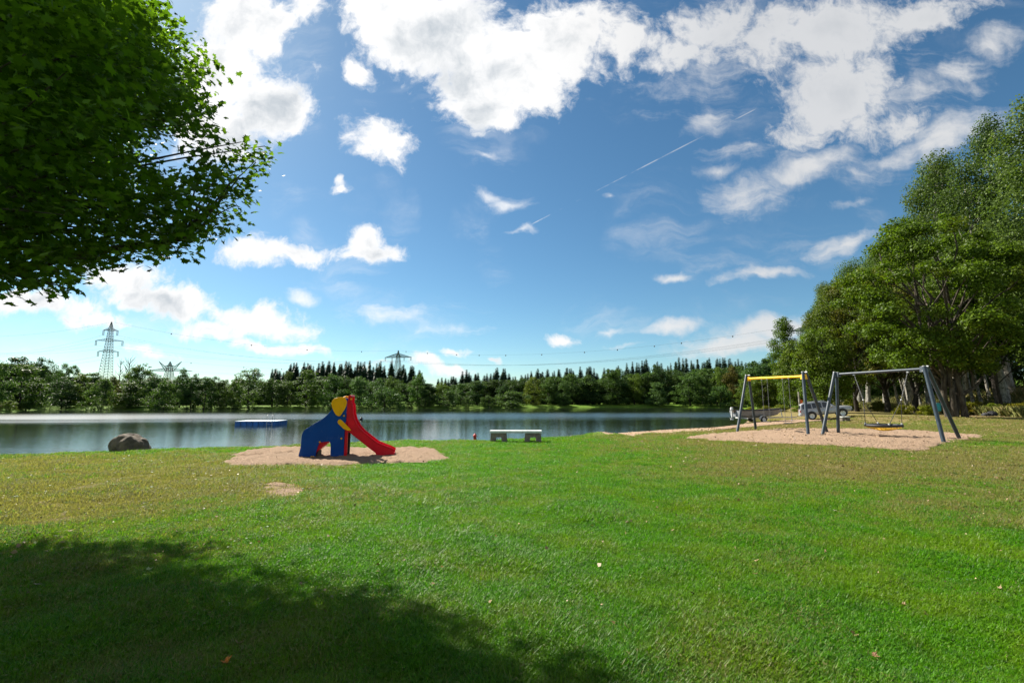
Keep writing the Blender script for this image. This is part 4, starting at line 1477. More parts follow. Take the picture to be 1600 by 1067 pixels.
    for j in range(5):
        wire(c[j], d[j], 7.0, 'thin sagging cable between the two triangular arm pylons over the lake woods', .028, 12 if j == 4 else 0, j)
    for j, k2 in ((0, 0), (3, 2), (5, 3)):
        wire(b_[j], c[k2] + Vector((0, 12, -4)), 3.0, 'thin cable running right from the wide V horned pylon', .032, 6 if j == 5 else 0, j + 9)


build_pylons()


# ------------------------------------------------------------------ trees
def bend_path(a, b, r, n=6, sag=0., wob=.06):
    a, b = np.array(a, float), np.array(b, float)
    L = np.linalg.norm(b - a)
    out = []
    o1 = r.normal(size=3) * L * wob
    for i in range(n + 1):
        f = i / n
        p = a + (b - a) * f + o1 * math.sin(math.pi * f) + r.normal(size=3) * L * wob * .2 * (0 < i < n)
        p[2] += sag * L * math.sin(math.pi * f)
        out.append(tuple(p))
    return out


def tree_geom(seed, H, r0, prof, base_f, n_clump, clump_r, per, lsize, stems=1, lean=(0, 0), flat=.75, limb_every=3, inner=.35, up=.5, off=(0, 0), sides=8):
    """trunk (MB) and leaf vertices of a tree standing at the origin"""
    r = np.random.default_rng(seed)
    tb = MB()
    tops = []
    for s in range(stems):
        a = 2 * math.pi * s / max(stems, 1) + r.random()
        sp = 0 if stems == 1 else .16 * H * (.5 + r.random() * .6)
        end = np.array([lean[0] + sp * math.cos(a), lean[1] + sp * math.sin(a), H * (.80 if stems == 1 else .62 + .12 * r.random())])
        st = np.array([0, 0, -.3]) if stems == 1 else np.array([math.cos(a) * r0 * .5, math.sin(a) * r0 * .5, -.3])
        pts = bend_path(st, end, r, 9, 0, .02 if stems == 1 else .05)
        rs = r0 if stems == 1 else r0 * (.62 if s else .75)
        rad = [rs * (1.25 if i == 0 else 1) * (1 - .90 * (i / 9) ** .9) + .015 for i in range(10)]
        tb.tube(pts, rad, sides)
        tops.append(np.array(pts))
    cl = []
    lobe = r.random(6) * .35
    while len(cl) < n_clump:
        f = r.random()
        rp = prof(f)
        if rp <= 0: continue
        if r.random() > rp / .5 + .15: continue
        a = r.random() * 2 * math.pi
        k = inner + (1 - inner) * r.random() ** .55
        w = 1 - lobe[int(a / (2 * math.pi) * 6) % 6] * (.5 + .5 * math.sin(f * 9 + a * 2))
        z = H * (base_f + (1 - base_f) * f)
        q = rp * H * k * w
        fx = (z / H)
        cl.append((off[0] + lean[0] * fx + q * math.cos(a), off[1] + lean[1] * fx + q * math.sin(a), z))
    cl = np.array(cl)
    rad = clump_r * (.5 + .95 * r.random(len(cl)))
    for i in range(0, len(cl), limb_every):
        tp = tops[i % len(tops)]
        c = cl[i]
        zz = max(c[2] * .55, H * .10) if stems > 1 else max(c[2] - .55 * math.hypot(c[0], c[1]) - .06 * H, H * base_f * .6)
        j = int(np.argmin(np.abs(tp[:, 2] - zz)))
        L = np.linalg.norm(c - tp[j])
        rr = min(.10 * r0 + .008 * L, r0 * .4)
        tb.tube(bend_path(tp[j], c, r, 5, .05), [rr * (1 - .8 * k / 5) + .008 for k in range(6)], 5, False)
    p, nr, sz = clumps_to_leaves(cl, rad, per, r, flat, lsize, up)
    return tb, leaf_verts(p, nr, sz, LEAF * np.array([1.0, 1.15]), r)


def near_tree(name, geo, pos, label, cat, bark, leaf, group=None, rz=0., color=(1, 1, 1, 1)):
    t = empty(name, pos, label, cat, rz, group)
    tb, lv = geo
    tb.build('trunk', bark, t, True)
    me = np_mesh('crown', lv, 4, [leaf])
    o = bpy.data.objects.new('crown', me); COL.objects.link(o); o.parent = t; o.color = color
    return t


def build_right_trees():
    egg = lambda f: .30 * math.sin(math.pi * min(1, .12 + f * .88) ** .8) ** .75
    col = lambda f: .135 * (math.sin(math.pi * (.06 + .92 * f)) ** .55) * (1.1 - .35 * f)
    # the thick maple with several stems
    p = hit(1488, 652); p[2] = g1(p[0], p[1]) - .1
    H = (652 - 332) / F_PX * p[1] * 1.0
    mp = lambda f: .40 * math.sin(math.pi * (.10 + .86 * f)) ** .7
    mg = tree_geom(21, H, .40, mp, .24, 190, 1.0, 250, .23, 4, flat=.6, off=(-.6, 0), limb_every=5, sides=12)
    # the right hand stem with its elbowed low branch
    mg[0].tube([(.75, -.45, -.3), (.70, -.45, .6), (.62, -.45, 1.6), (.60, -.42, 2.6), (.45, -.3, 4.2), (.3, -.2, 6.5)], [.32, .25, .22, .20, .15, .08], 12)
    mg[0].tube([(.62, -.5, 2.15), (1.15, -.6, 2.45), (1.7, -.65, 2.75), (2.4, -.7, 3.6), (2.9, -.7, 5.0)], [.17, .15, .13, .10, .06], 10)
    mg[0].tube([(1.6, -.62, 2.7), (1.7, -.6, 3.6), (1.6, -.5, 5.2)], [.13, .10, .06], 8)
    near_tree('maple_tree', mg, p,
              'thick many stemmed maple casting a shadow beside the grey swing frame', 'tree', M['bark'], M['leaf_tree'], color=(1.1, 1.1, .6, 1))
    # poplar row
    protos = []
    for s in range(4):
        geo = tree_geom(40 + s, 29.0, .42, col, .20 + .03 * s, 64, 1.7, 400, .22, 1, lean=(rng.normal() * .8, rng.normal() * .6), flat=.9, limb_every=2, inner=.15, up=.3)
        protos.append(geo)
    first = [None] * 4
    pts = []
    s = -.05
    i = 0
    while s < 1.95:
        pts.append((50.5 + 25.5 * s + rng.normal() * .5, 45 + 63 * s, 0)); s += .10 + .03 * rng.random()
    s = -.1
    while s < 1.95:
        pts.append((56.5 + 25.5 * s + rng.normal() * .8, 45 + 63 * s, 1)); s += .13 + .03 * rng.random()
    for k, (x, y, row) in enumerate(pts):
        j = k % 4
        z = g1(x, y) - .1
        px = to_px((x, y, 0))[0][0]
        sk = np.interp(px, [1200, 1222, 1240, 1262, 1274, 1285, 1300, 1340, 1380, 1440, 1480, 1530, 1580, 1640], [540, 528, 536, 534, 505, 466, 436, 395, 350, 312, 250, 205, 160, 130])
        Ht = (at_y(px, sk, y)[2] - z - 1.8) * (1 if row == 0 else .97) * (.82 + .18 * rng.random())
        lab = 'tall pale barked poplar in the front row along the right hand bank' if row == 0 else 'tall poplar in the rear row behind the right hand bank'
        if k == 0: lab = 'nearest tall poplar with pale trunk at the right photo edge'
        if first[j] is None:
            t = near_tree('poplar_tree', protos[j], (x, y, z), lab, 'tree', M['bark_pale'], M['leaf_poplar'], 'poplars on the right bank', rng.random() * 6)
            first[j] = t
        else:
            t = copy_tree(first[j], lab, 'poplars on the right bank', (x, y, z), rng.random() * 6)
        t.scale = (1.0, 1.0, Ht / 29.0)
        tv = .62 + .45 * rng.random()
        tint = (tv * .92, tv * 1.05, tv * .85, 1)
        for ch in children_of(t):
            if ch.name.startswith('crown'): ch.color = tint
    # leafy trees in front of the poplars
    spec = [(1293, 57, 516, 3.3, 'bright green leafy tree with dark trunk right behind the silver car', (1.15, 1.2, .85, 1), 61, .14),
            (1256, 68, 534, 3.0, 'light green tree left of the silver car beside the sloping meadow', (1.15, 1.15, .9, 1), 62, .10),
            (1231, 80, 498, 2.3, 'slender pale green tree at the left end of the right hand row', (1.0, 1.1, .9, 1), 63, .06),
            (1340, 60, 436, 5.2, 'olive tree with two dark trunks behind the round nest swing', (1.0, .88, .8, 1), 64, .2),
            (1388, 58, 420, 5.4, 'twiggy brownish olive tree between the nest swing and the maple', (1.35, .95, .85, 1), 65, .2),
            (1432, 54, 405, 5.4, 'dull green tree standing close behind the left side of the maple', (.95, .95, .8, 1), 66, .2),
            (1560, 47, 375, 5.0, 'dark green leafy tree right of the maple and before the pale poplar', (.85, .95, .75, 1), 67, .26),
            (1196, 92, 590, 3.4, 'low leafy tree over the reeds behind the yellow beam', (1.1, 1.1, .8, 1), 68, .05),
            (1312, 70, 470, 4.6, 'mid green tree between the yellow beam and the nest swing', (1.0, 1.05, .85, 1), 69, .12)]
    for (px, y, top, rad, lab, colr, seed, bf) in spec:
        x = (px - 800) / F_PX * y * 1.0
        x = at_y(px, 640, y)[0]
        z = g1(x, y) - .1
        H = at_y(px, top, y)[2] - z
        fr = rad / H
        pf = lambda f, fr=fr: fr * math.sin(math.pi * (.10 + .84 * f)) ** .65
        n = int(75 + rad * 9)
        near_tree('leafy_tree', tree_geom(seed, H, .2 + .006 * H, pf, bf, n, .95, 170, .21, 2 if seed in (64, 66) else 1, flat=.65, limb_every=1 if seed == 65 else 2, inner=.25), (x, y, z), lab, 'tree', M['bark_dark'], M['leaf_tree'], None, 0., colr)
    # young aspens with thin pale trunks on the bank
    asp = None
    thin = lambda f: .17 * math.sin(math.pi * (.08 + .88 * f)) ** .6
    for k, (px, y, H, l) in enumerate(((1507, 52, 15, -1.2), (1521, 55, 16, -1.6), (1534, 53, 15.5, -1.4), (1548, 56, 17, -1.8), (1405, 66, 15, -1.0), (1417, 62, 16, -1.2), (1571, 50, 18, -1.5), (1440, 60, 15, -.8))):
        x = at_y(px, 640, y)[0]; z = g1(x, y) - .1
        lab = 'thin pale trunked aspen leaning left on the bank behind the maple'
        if asp is None:
            asp = near_tree('aspen_tree', tree_geom(81, 16, .17, thin, .34, 50, .9, 100, .25, 1, lean=(-1.8, 0), inner=.2), (x, y, z), lab, 'tree', M['bark_pale'], M['leaf_tree'], 'young aspens on the bank')
            t = asp
        else:
            t = copy_tree(asp, lab, 'young aspens on the bank', (x, y, z), rng.normal() * .25)
        t.scale = (1, 1, H / 16)
    # undergrowth at the foot of the bank
    bgeo = []
    dome = lambda f: .62 * math.cos(f * math.pi / 2 * .92) ** .6
    for s in range(3):
        r = np.random.default_rng(90 + s)
        tb, lv = tree_geom(90 + s, 1.8, .05, dome, .02, 34, .34, 85, .13, 3, flat=.8, inner=.1)
        bgeo.append((tb, lv))
    fb = [None] * 3
    bl = [(1412, 50, 1.0, 'low green bush on the bank behind the teal sack'), (1448, 47, .9, 'rounded bush just left of the maple trunk'), (1512, 47.5, 1.15, 'yellow green bush behind the picnic blanket'),
          (1530, 49, 1.3, 'broad bush under the thin aspens'), (1552, 46, 1.1, 'dry looking bush before the pale poplar trunk'), (1574, 47, 1.0, 'small bush at the foot of the pale poplar'),
          (1600, 44, 1.2, 'bush cut by the right photo edge'), (1375, 62, 1.2, 'dark bush in the shade behind the nest swing'), (1330, 72, 1.4, 'sunlit bush behind the nose of the silver car'),
          (1222, 62, .95, 'grassy bush behind the boat trailer'), (1196, 66, .8, 'reed like bush on the shore behind the boat'), (1172, 70, .9, 'brownish bush at the water left of the boat'), (1245, 60, .7, 'low bright bush behind the trailer tongue')]
    for k, (px, y, sc, lab) in enumerate(bl):
        x = at_y(px, 640, y)[0]; z = g1(x, y) - .05
        j = k % 3
        if fb[j] is None:
            t = near_tree('bush', bgeo[j], (x, y, z), lab, 'bush', M['bark_dark'], M['leaf_tree'], 'bushes along the bank'); fb[j] = t
        else:
            t = copy_tree(fb[j], lab, 'bushes along the bank', (x, y, z), rng.random() * 6)
        t.scale = (sc * 1.0, sc * .9, sc * .62)
        c = (1.7 + .5 * rng.random(), 1.3 + .2 * rng.random(), .8, 1)
        for ch in children_of(t):
            if ch.name.startswith('crown'): ch.color = c


build_right_trees()


def single_tree(name, mesh, pos, label, cat, group, scale, color, rz):
    o = bpy.data.objects.new(name, mesh); COL.objects.link(o)
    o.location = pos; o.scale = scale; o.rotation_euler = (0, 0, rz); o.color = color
    return tag(o, label, cat, group)


def build_far_woods():
    # prototypes of unit height
    dec = []
    for s in range(7):
        fr = [.34, .30, .40, .26, .36, .30, .22][s]
        pf = lambda f, fr=fr: fr * math.sin(math.pi * (.14 + .80 * f)) ** .6 * (1.08 - .25 * f)
        tb, lv = tree_geom(200 + s, 12., .20, pf, .03, 84, 1.0, 74, .33, 1, flat=.75, limb_every=6, inner=.2, sides=6)
        dec.append((np_mesh('leafy_tree', lv, 4, [M['leaf_far'], M['bark_dark']], (tb.v, tb.f)), 12., 2 * fr * 12 * .95))
    wil = []
    for s in range(3):
        pf = lambda f: .72 * math.cos(f * math.pi / 2 * .93) ** .55
        tb, lv = tree_geom(220 + s, 6., .12, pf, .0, 60, .8, 80, .27, 3, flat=.85, limb_every=8, inner=.15, sides=5)
        wil.append((np_mesh('willow_bush', lv, 4, [M['leaf_far'], M['bark_dark']], (tb.v, tb.f)), 6., 2 * .68 * 6))
    con = []
    for s in range(4):
        r = np.random.default_rng(240 + s)
        vs = []
        Hh = 18.
        nw = 34
        for i in range(nw):
            f = i / nw
            z = Hh * (.06 + .93 * f)
            R0 = Hh * .20 * (1 - f) ** .78 * (.75 + .5 * r.random()) + .25
            nb = max(5, int(15 * (1 - f) + 4))
            for j in range(nb):
                a = 2 * math.pi * (j + r.random() * .7) / nb
                L = R0 * (.75 + .4 * r.random())
                dr = L * (.35 + .2 * r.random())
                w = .34 + .26 * L
                ca, sa = math.cos(a), math.sin(a)
                vs += [(0, 0, z + .15), (ca * L * .6 - sa * w, sa * L * .6 + ca * w, z - dr * .55), (ca * L, sa * L, z - dr), (ca * L * .6 + sa * w, sa * L * .6 - ca * w, z - dr * .62)]
        tb = MB().tube([(0, 0, -.5), (0, 0, Hh * .97)], [.24, .03], 5)
        con.append((np_mesh('spruce_tree', np.array(vs), 4, [M['needle'], M['bark_dark']], (tb.v, tb.f)), Hh, 2 * .17 * Hh))
    r = np.random.default_rng(77)

    def put(kind, px, top, wpx, basey, back, tint, label, group=None, name=None):
        pool = {'d': dec, 'w': wil, 'c': con}[kind]
        me, Hh, W = pool[int(r.integers(len(pool)))]
        p = hit(px, basey)
        y = p[1] + 1.0 + back
        x = at_y(px, 630, y)[0]
        z = g1(x, y) - .15
        H = at_y(px, top, y)[2] - z
        w = wpx / F_PX * y
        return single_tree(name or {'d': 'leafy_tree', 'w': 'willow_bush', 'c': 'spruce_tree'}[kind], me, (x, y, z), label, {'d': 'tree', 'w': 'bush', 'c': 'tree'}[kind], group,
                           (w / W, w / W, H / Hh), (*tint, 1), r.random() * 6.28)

    G, DG, YG, GG, BR, BL = (1, 1.05, .9), (.62, .72, .75), (1.45, 1.3, .75), (1.1, 1.15, 1.2), (1.35, .95, .75), (.6, .72, .9)
    front = [
        ('d', -14, 560, 46, 640, 3, G, 'leafy tree cut off by the left photo edge beyond the lake'), ('d', 30, 571, 64, 640, 0, (1.05, 1.15, .85), 'broad fresh green tree over the low promontory at far left'),
        ('d', 20, 559, 42, 640, 14, DG, 'loose topped tree looking over the broad green tree at far left'), ('d', 62, 562, 42, 640, 8, DG, 'tall dark round tree second from the left edge of the lake'),
        ('d', 95, 570, 26, 640, 16, GG, 'sparse grey green tree left of the slender pylon, taller of two'), ('d', 109, 572, 20, 640, 18, GG, 'sparse grey green tree left of the slender pylon, nearer the pylon'),
        ('d', 97, 590, 36, 639, 0, BL, 'dark bluish tree at the water left of the grey willow'), ('d', 124, 584, 34, 640, 6, YG, 'yellow green tree between the bluish tree and the grey willow'),
        ('d', 143, 583, 26, 640, 12, G, 'small rounded tree top just left of the pylon foot'), ('w', 157, 594, 52, 640.5, 0, (1.0, 1.02, 1.05), 'grey green willow hanging over the water below the slender pylon'),
        ('d', 172, 588, 26, 640, 12, BR, 'brownish tree right at the foot of the slender pylon'), ('d', 184, 606, 14, 639, 3, (1.9, 1.15, .5), 'small orange tinted tree right of the grey willow'),
        ('d', 216, 568, 50, 640, 8, (1.0, 1.12, .8), 'bright rounded tree right of the bare dead trees'), ('d', 203, 598, 30, 639.5, 0, G, 'short leafy tree at the shore before the bright rounded tree'),
        ('d', 243, 585, 30, 640, 6, DG, 'dark tree below the left arm of the V horned pylon'), ('w', 256, 598, 56, 640, 0, G, 'wide leafy bush at the shore below the V horned pylon'),
        ('d', 281, 576, 22, 640, 5, GG, 'spiky light tree below the right arm of the V horned pylon'), ('d', 298, 585, 28, 640, 4, DG, 'dark tree right of the spiky light tree'),
        ('d', 319, 590, 28, 640, 4, G, 'round tree left of the gap with pale reeds'), ('d', 335, 590, 24, 640, 7, DG, 'round dark tree behind the pale reeds'),
        ('d', 349, 594, 24, 639.5, 4, G, 'low tree right of the pale reeds'), ('d', 363, 590, 18, 639.5, 2, YG, 'narrow yellow green tree left of the big pale willow'),
        ('d', 388, 578, 60, 639, 0, (1.15, 1.2, 1.1), 'big pale topped willow left of the bathing float'), ('c', 422, 574, 18, 639, 30, (1, 1, 1), 'lone pine top on the skyline left of the spruce hill'),
        ('d', 425, 592, 36, 639, 3, G, 'green tree above the left end of the bathing float'), ('d', 449, 581, 27, 639, 4, (1.0, .95, .85), 'tree with visible brown trunk on the small meadow behind the float'),
        ('d', 478, 579, 42, 638.5, 1, (1.02, 1.12, .8), 'large rounded tree on the small meadow left of the slide'), ('w', 499, 613, 16, 638, 2, (1.3, 1.35, 1.3), 'little pale round shrub on the small meadow'),
        ('d', 521, 584, 42, 638.5, 0, (.82, 1.0, .8), 'deep green tree directly behind the elephant ear'), ('d', 561, 588, 36, 638, 3, GG, 'grey green willow behind the red chute, left one'),
        ('d', 588, 592, 30, 638, 3, GG, 'grey green willow behind the red chute, right one'), ('w', 602, 606, 72, 638, 0, (.95, 1.05, 1.0), 'long grey green bush mass right of the red chute'),
        ('d', 613, 588, 28, 638, 8, G, 'leafy tree below the triangular arm pylon on the spruce hill'), ('d', 652, 583, 32, 637.5, 4, (1.05, 1.2, .85), 'bright pointed tree right of the triangular arm pylon'),
        ('d', 671, 600, 26, 637.5, 4, DG, 'dark tree in the dip right of the bright pointed tree'), ('w', 664, 622, 26, 637.4, 0, G, 'low round shrub on the shore in the dip of the skyline'),
        ('d', 691, 598, 28, 637.4, 6, YG, 'yellowish tree behind the big round shrubs'), ('w', 700, 611, 54, 637.4, 0, (1.05, 1.05, .95), 'big round olive shrub at the shore above the red buoy'),
        ('w', 729, 622, 20, 637.2, 0, (1.05, 1.05, .95), 'small round olive shrub between two bigger ones'), ('d', 720, 600, 24, 637, 6, G, 'green tree behind the shrubs left of the white bench'),
        ('d', 745, 596, 28, 637, 6, DG, 'dark leafy tree above the left end of the white bench'), ('w', 762, 619, 30, 637, 0, (1.0, 1.0, .9), 'rounded shrub joined to the left of the widest shrub'),
        ('w', 800, 612, 76, 637, 0, (1.05, 1.02, .92), 'widest round olive shrub on the shore above the white bench'), ('d', 785, 600, 28, 637, 6, DG, 'dark tree behind the widest olive shrub'),
        ('d', 834, 590, 36, 636.6, 5, (1.5, 1.2, .7), 'yellowing tree right of the widest olive shrub'), ('d', 858, 592, 30, 636.5, 7, G, 'plain green tree right of the yellowing tree'),
        ('d', 880, 594, 28, 634.5, 0, (.85, .95, .85), 'single dark tree standing forward on the shore meadow'), ('d', 894, 585, 40, 636.3, 10, G, 'broad green tree behind the single forward tree'),
        ('d', 921, 588, 32, 636, 8, DG, 'dark tree in the middle of the far meadow edge'), ('d', 962, 578, 56, 636, 7, (.72, .82, .7), 'largest dark round tree behind the far meadow'),
        ('d', 992, 585, 30, 636, 8, YG, 'yellow green tree right of the largest dark tree'), ('d', 1026, 598, 36, 634.5, 0, GG, 'pale grey green tree standing forward at the end of the meadow'),
        ('d', 1032, 571, 36, 636, 18, BL, 'tall bluish tree behind the pale forward tree'), ('d', 1079, 582, 50, 636.4, 2, (.85, .98, .85), 'big leafy tree right of the far meadow'),
        ('w', 1124, 604, 54, 636.8, 0, (.95, 1.02, .95), 'round willow at the lake corner left of the yellow beam'), ('d', 1098, 579, 30, 636, 8, G, 'green tree between the big leafy tree and the willow'),
        ('d', 1127, 575, 28, 636, 10, YG, 'lighter tree behind the round willow'), ('d', 1146, 572, 26, 636, 8, (1.5, .8, .7), 'reddish brown tree left of the yellow beam'),
        ('d', 1166, 588, 28, 637, 2, YG, 'fresh green tree right behind the left post of the yellow beam'), ('d', 1180, 566, 32, 636, 12, G, 'tall green tree rising behind the yellow beam'), ('d', 1203, 560, 32, 636, 14, DG, 'dark tree filling the corner before the poplar row')]
    for row in front:
        put(*row)
    # low shrubs and reeds on the shores
    for (px, top, w, by, tint, lab) in ((12, 627, 26, 643, (1.5, 1.35, .7), 'sunlit low shrub on the left promontory, widest'), (-8, 630, 22, 644, (1.6, .95, .6), 'reddish low shrub on the left promontory'), (32, 631, 18, 641.5, (1.2, .95, .7), 'brownish shrub at the tip of the left promontory'),
                                        (303, 623, 12, 638.6, (1.9, 1.6, 1.0), 'pale yellow reed clump on the far shore, left'), (316, 620, 12, 638.6, (2.0, 1.7, .9), 'pale yellow reed clump on the far shore, middle'), (326, 626, 12, 638.8, (2.1, 2.0, 1.7), 'whitish reed clump on the far shore, right'),
                                        (190, 628, 22, 639.4, (1.5, 1.6, .8), 'bright low shrub right of the grey willow'), (208, 630, 20, 639.6, (.9, .95, .8), 'dark low shrub at the far shore'), (370, 633, 26, 639, (1.6, 1.7, .7), 'strip of bright reeds left of the pale willow'),
                                        (1150, 626, 26, 637.2, (1.2, 1.05, .8), 'brown green shrub in the lake corner'), (640, 630, 16, 637.5, (1, 1, .9), 'tiny shrub on the far shore right of the chute')):
        put('w', px, top, w, by, 0, tint, lab, 'low shrubs on the lake shore', 'shore_shrub')
    # bare dead trees beside the pylon
    for (px, top, w, lab) in ((183, 560, 9, 'thin bare dead tree right beside the slender pylon'), (197, 559, 17, 'wider bare dead tree right of the slender pylon')):
        y = hit(px, 640)[1] + 22; x = at_y(px, 620, y)[0]; z = g1(x, y)
        H = at_y(px, top, y)[2] - z; W = w / F_PX * y / 2
        b = MB(); b.tube([(0, 0, 0), (.1, 0, H * .5), (0, .1, H)], [.16, .09, .02], 5)
        for i in range(22):
            f = .45 + .5 * r.random(); a = r.random() * 6.28; L = W * (1.3 - f) * 1.9
            e = (math.cos(a) * L, math.sin(a) * L, H * f + L * 1.6)
            b.tube(bend_path((0, 0, H * f), e, r, 3, 0, .05), [.05, .04, .03, .015], 4, False)
        t = empty('dead_tree', (x, y, z), lab, 'tree'); b.build('trunk', M['bark'], t)
    # second row: fills the wood behind the shore trees
    sky = np.array([(-80, 566), (0, 570), (60, 572), (110, 588), (160, 590), (240, 590), (300, 592), (350, 598), (372, 594), (420, 595), (470, 590), (520, 588), (560, 590), (600, 592), (650, 592), (672, 606), (700, 598), (760, 596), (850, 592), (920, 588), (1000, 584), (1080, 580), (1130, 577), (1200, 566), (1260, 560)])
    for px in np.arange(-70, 1265, 10.5):
        q = px + r.normal() * 4
        t0 = np.interp(q, sky[:, 0], sky[:, 1]) + r.random() ** 1.5 * 12 - 2
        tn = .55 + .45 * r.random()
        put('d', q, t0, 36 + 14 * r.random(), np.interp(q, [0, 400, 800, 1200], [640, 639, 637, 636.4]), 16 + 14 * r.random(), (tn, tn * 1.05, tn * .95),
            'shaded leafy tree of the second row filling the wood beyond the lake', 'leafy trees of the second row beyond the lake')
    # the wood behind the poplar bank
    for k in range(26):
        y = 40 + 120 * (k + r.random()) / 26
        x = float(np.interp(y, [b[1] for b in BANK], [b[0] for b in BANK])) + 20 + 10 * r.random()
        me, Hh, W = dec[k % len(dec)]
        H = 11 + 5 * r.random(); tn = .6 + .3 * r.random()
        single_tree('leafy_tree', me, (x, y, g1(x, y) - .2), 'shaded leafy tree of the wood behind the poplar bank', 'tree', 'leafy trees behind the poplar bank', (H / Hh * 1.25, H / Hh * 1.25, H / Hh), (tn, tn, tn * .9, 1), r.random() * 6)
    # spruces on the rise behind
    tops = [(426, 577), (434, 574), (446, 567), (458, 566), (470, 564), (480, 565), (488, 572), (496, 564), (510, 562), (522, 560), (535, 563), (545, 562), (560, 562), (575, 563), (590, 562), (604, 563), (615, 565), (628, 566), (640, 570), (650, 576), (660, 582)]
    tops2 = [(684, 592), (697, 586), (712, 588), (730, 572), (745, 580), (760, 575), (778, 574), (800, 578), (826, 577), (850, 576), (875, 576), (892, 573), (905, 572), (925, 571), (945, 572), (962, 571), (982, 567), (1000, 562), (1012, 561), (1024, 562), (1040, 560), (1052, 562), (1066, 557), (1076, 556), (1090, 559), (1104, 557), (1118, 558), (1134, 557), (1146, 559), (1158, 557), (1172, 561), (1190, 561), (1210, 563)]
    for tp, back, step in ((tops, 62, 6.6), (tops2, 46, 6.8), (tops, 78, 8.0), (tops2, 62, 8.4)):
        a = np.array(tp)
        q = a[0, 0]
        while q < a[-1, 0]:
            t0 = np.interp(q, a[:, 0], a[:, 1]) + (r.random() ** 1.2) * 13 - 2
            hill = 'on the rise behind the slide' if tp is tops else 'above the far meadow'
            put('c', q, t0, 15 + 9 * r.random(), 637.5 if q < 700 else 636.5, back + 8 * r.random(), (.8 + .35 * r.random(),) * 3,
                'dark pointed spruce in the dense wood ' + hill, 'spruces ' + hill)
            q += step * (.25 + 1.5 * r.random())


build_far_woods()


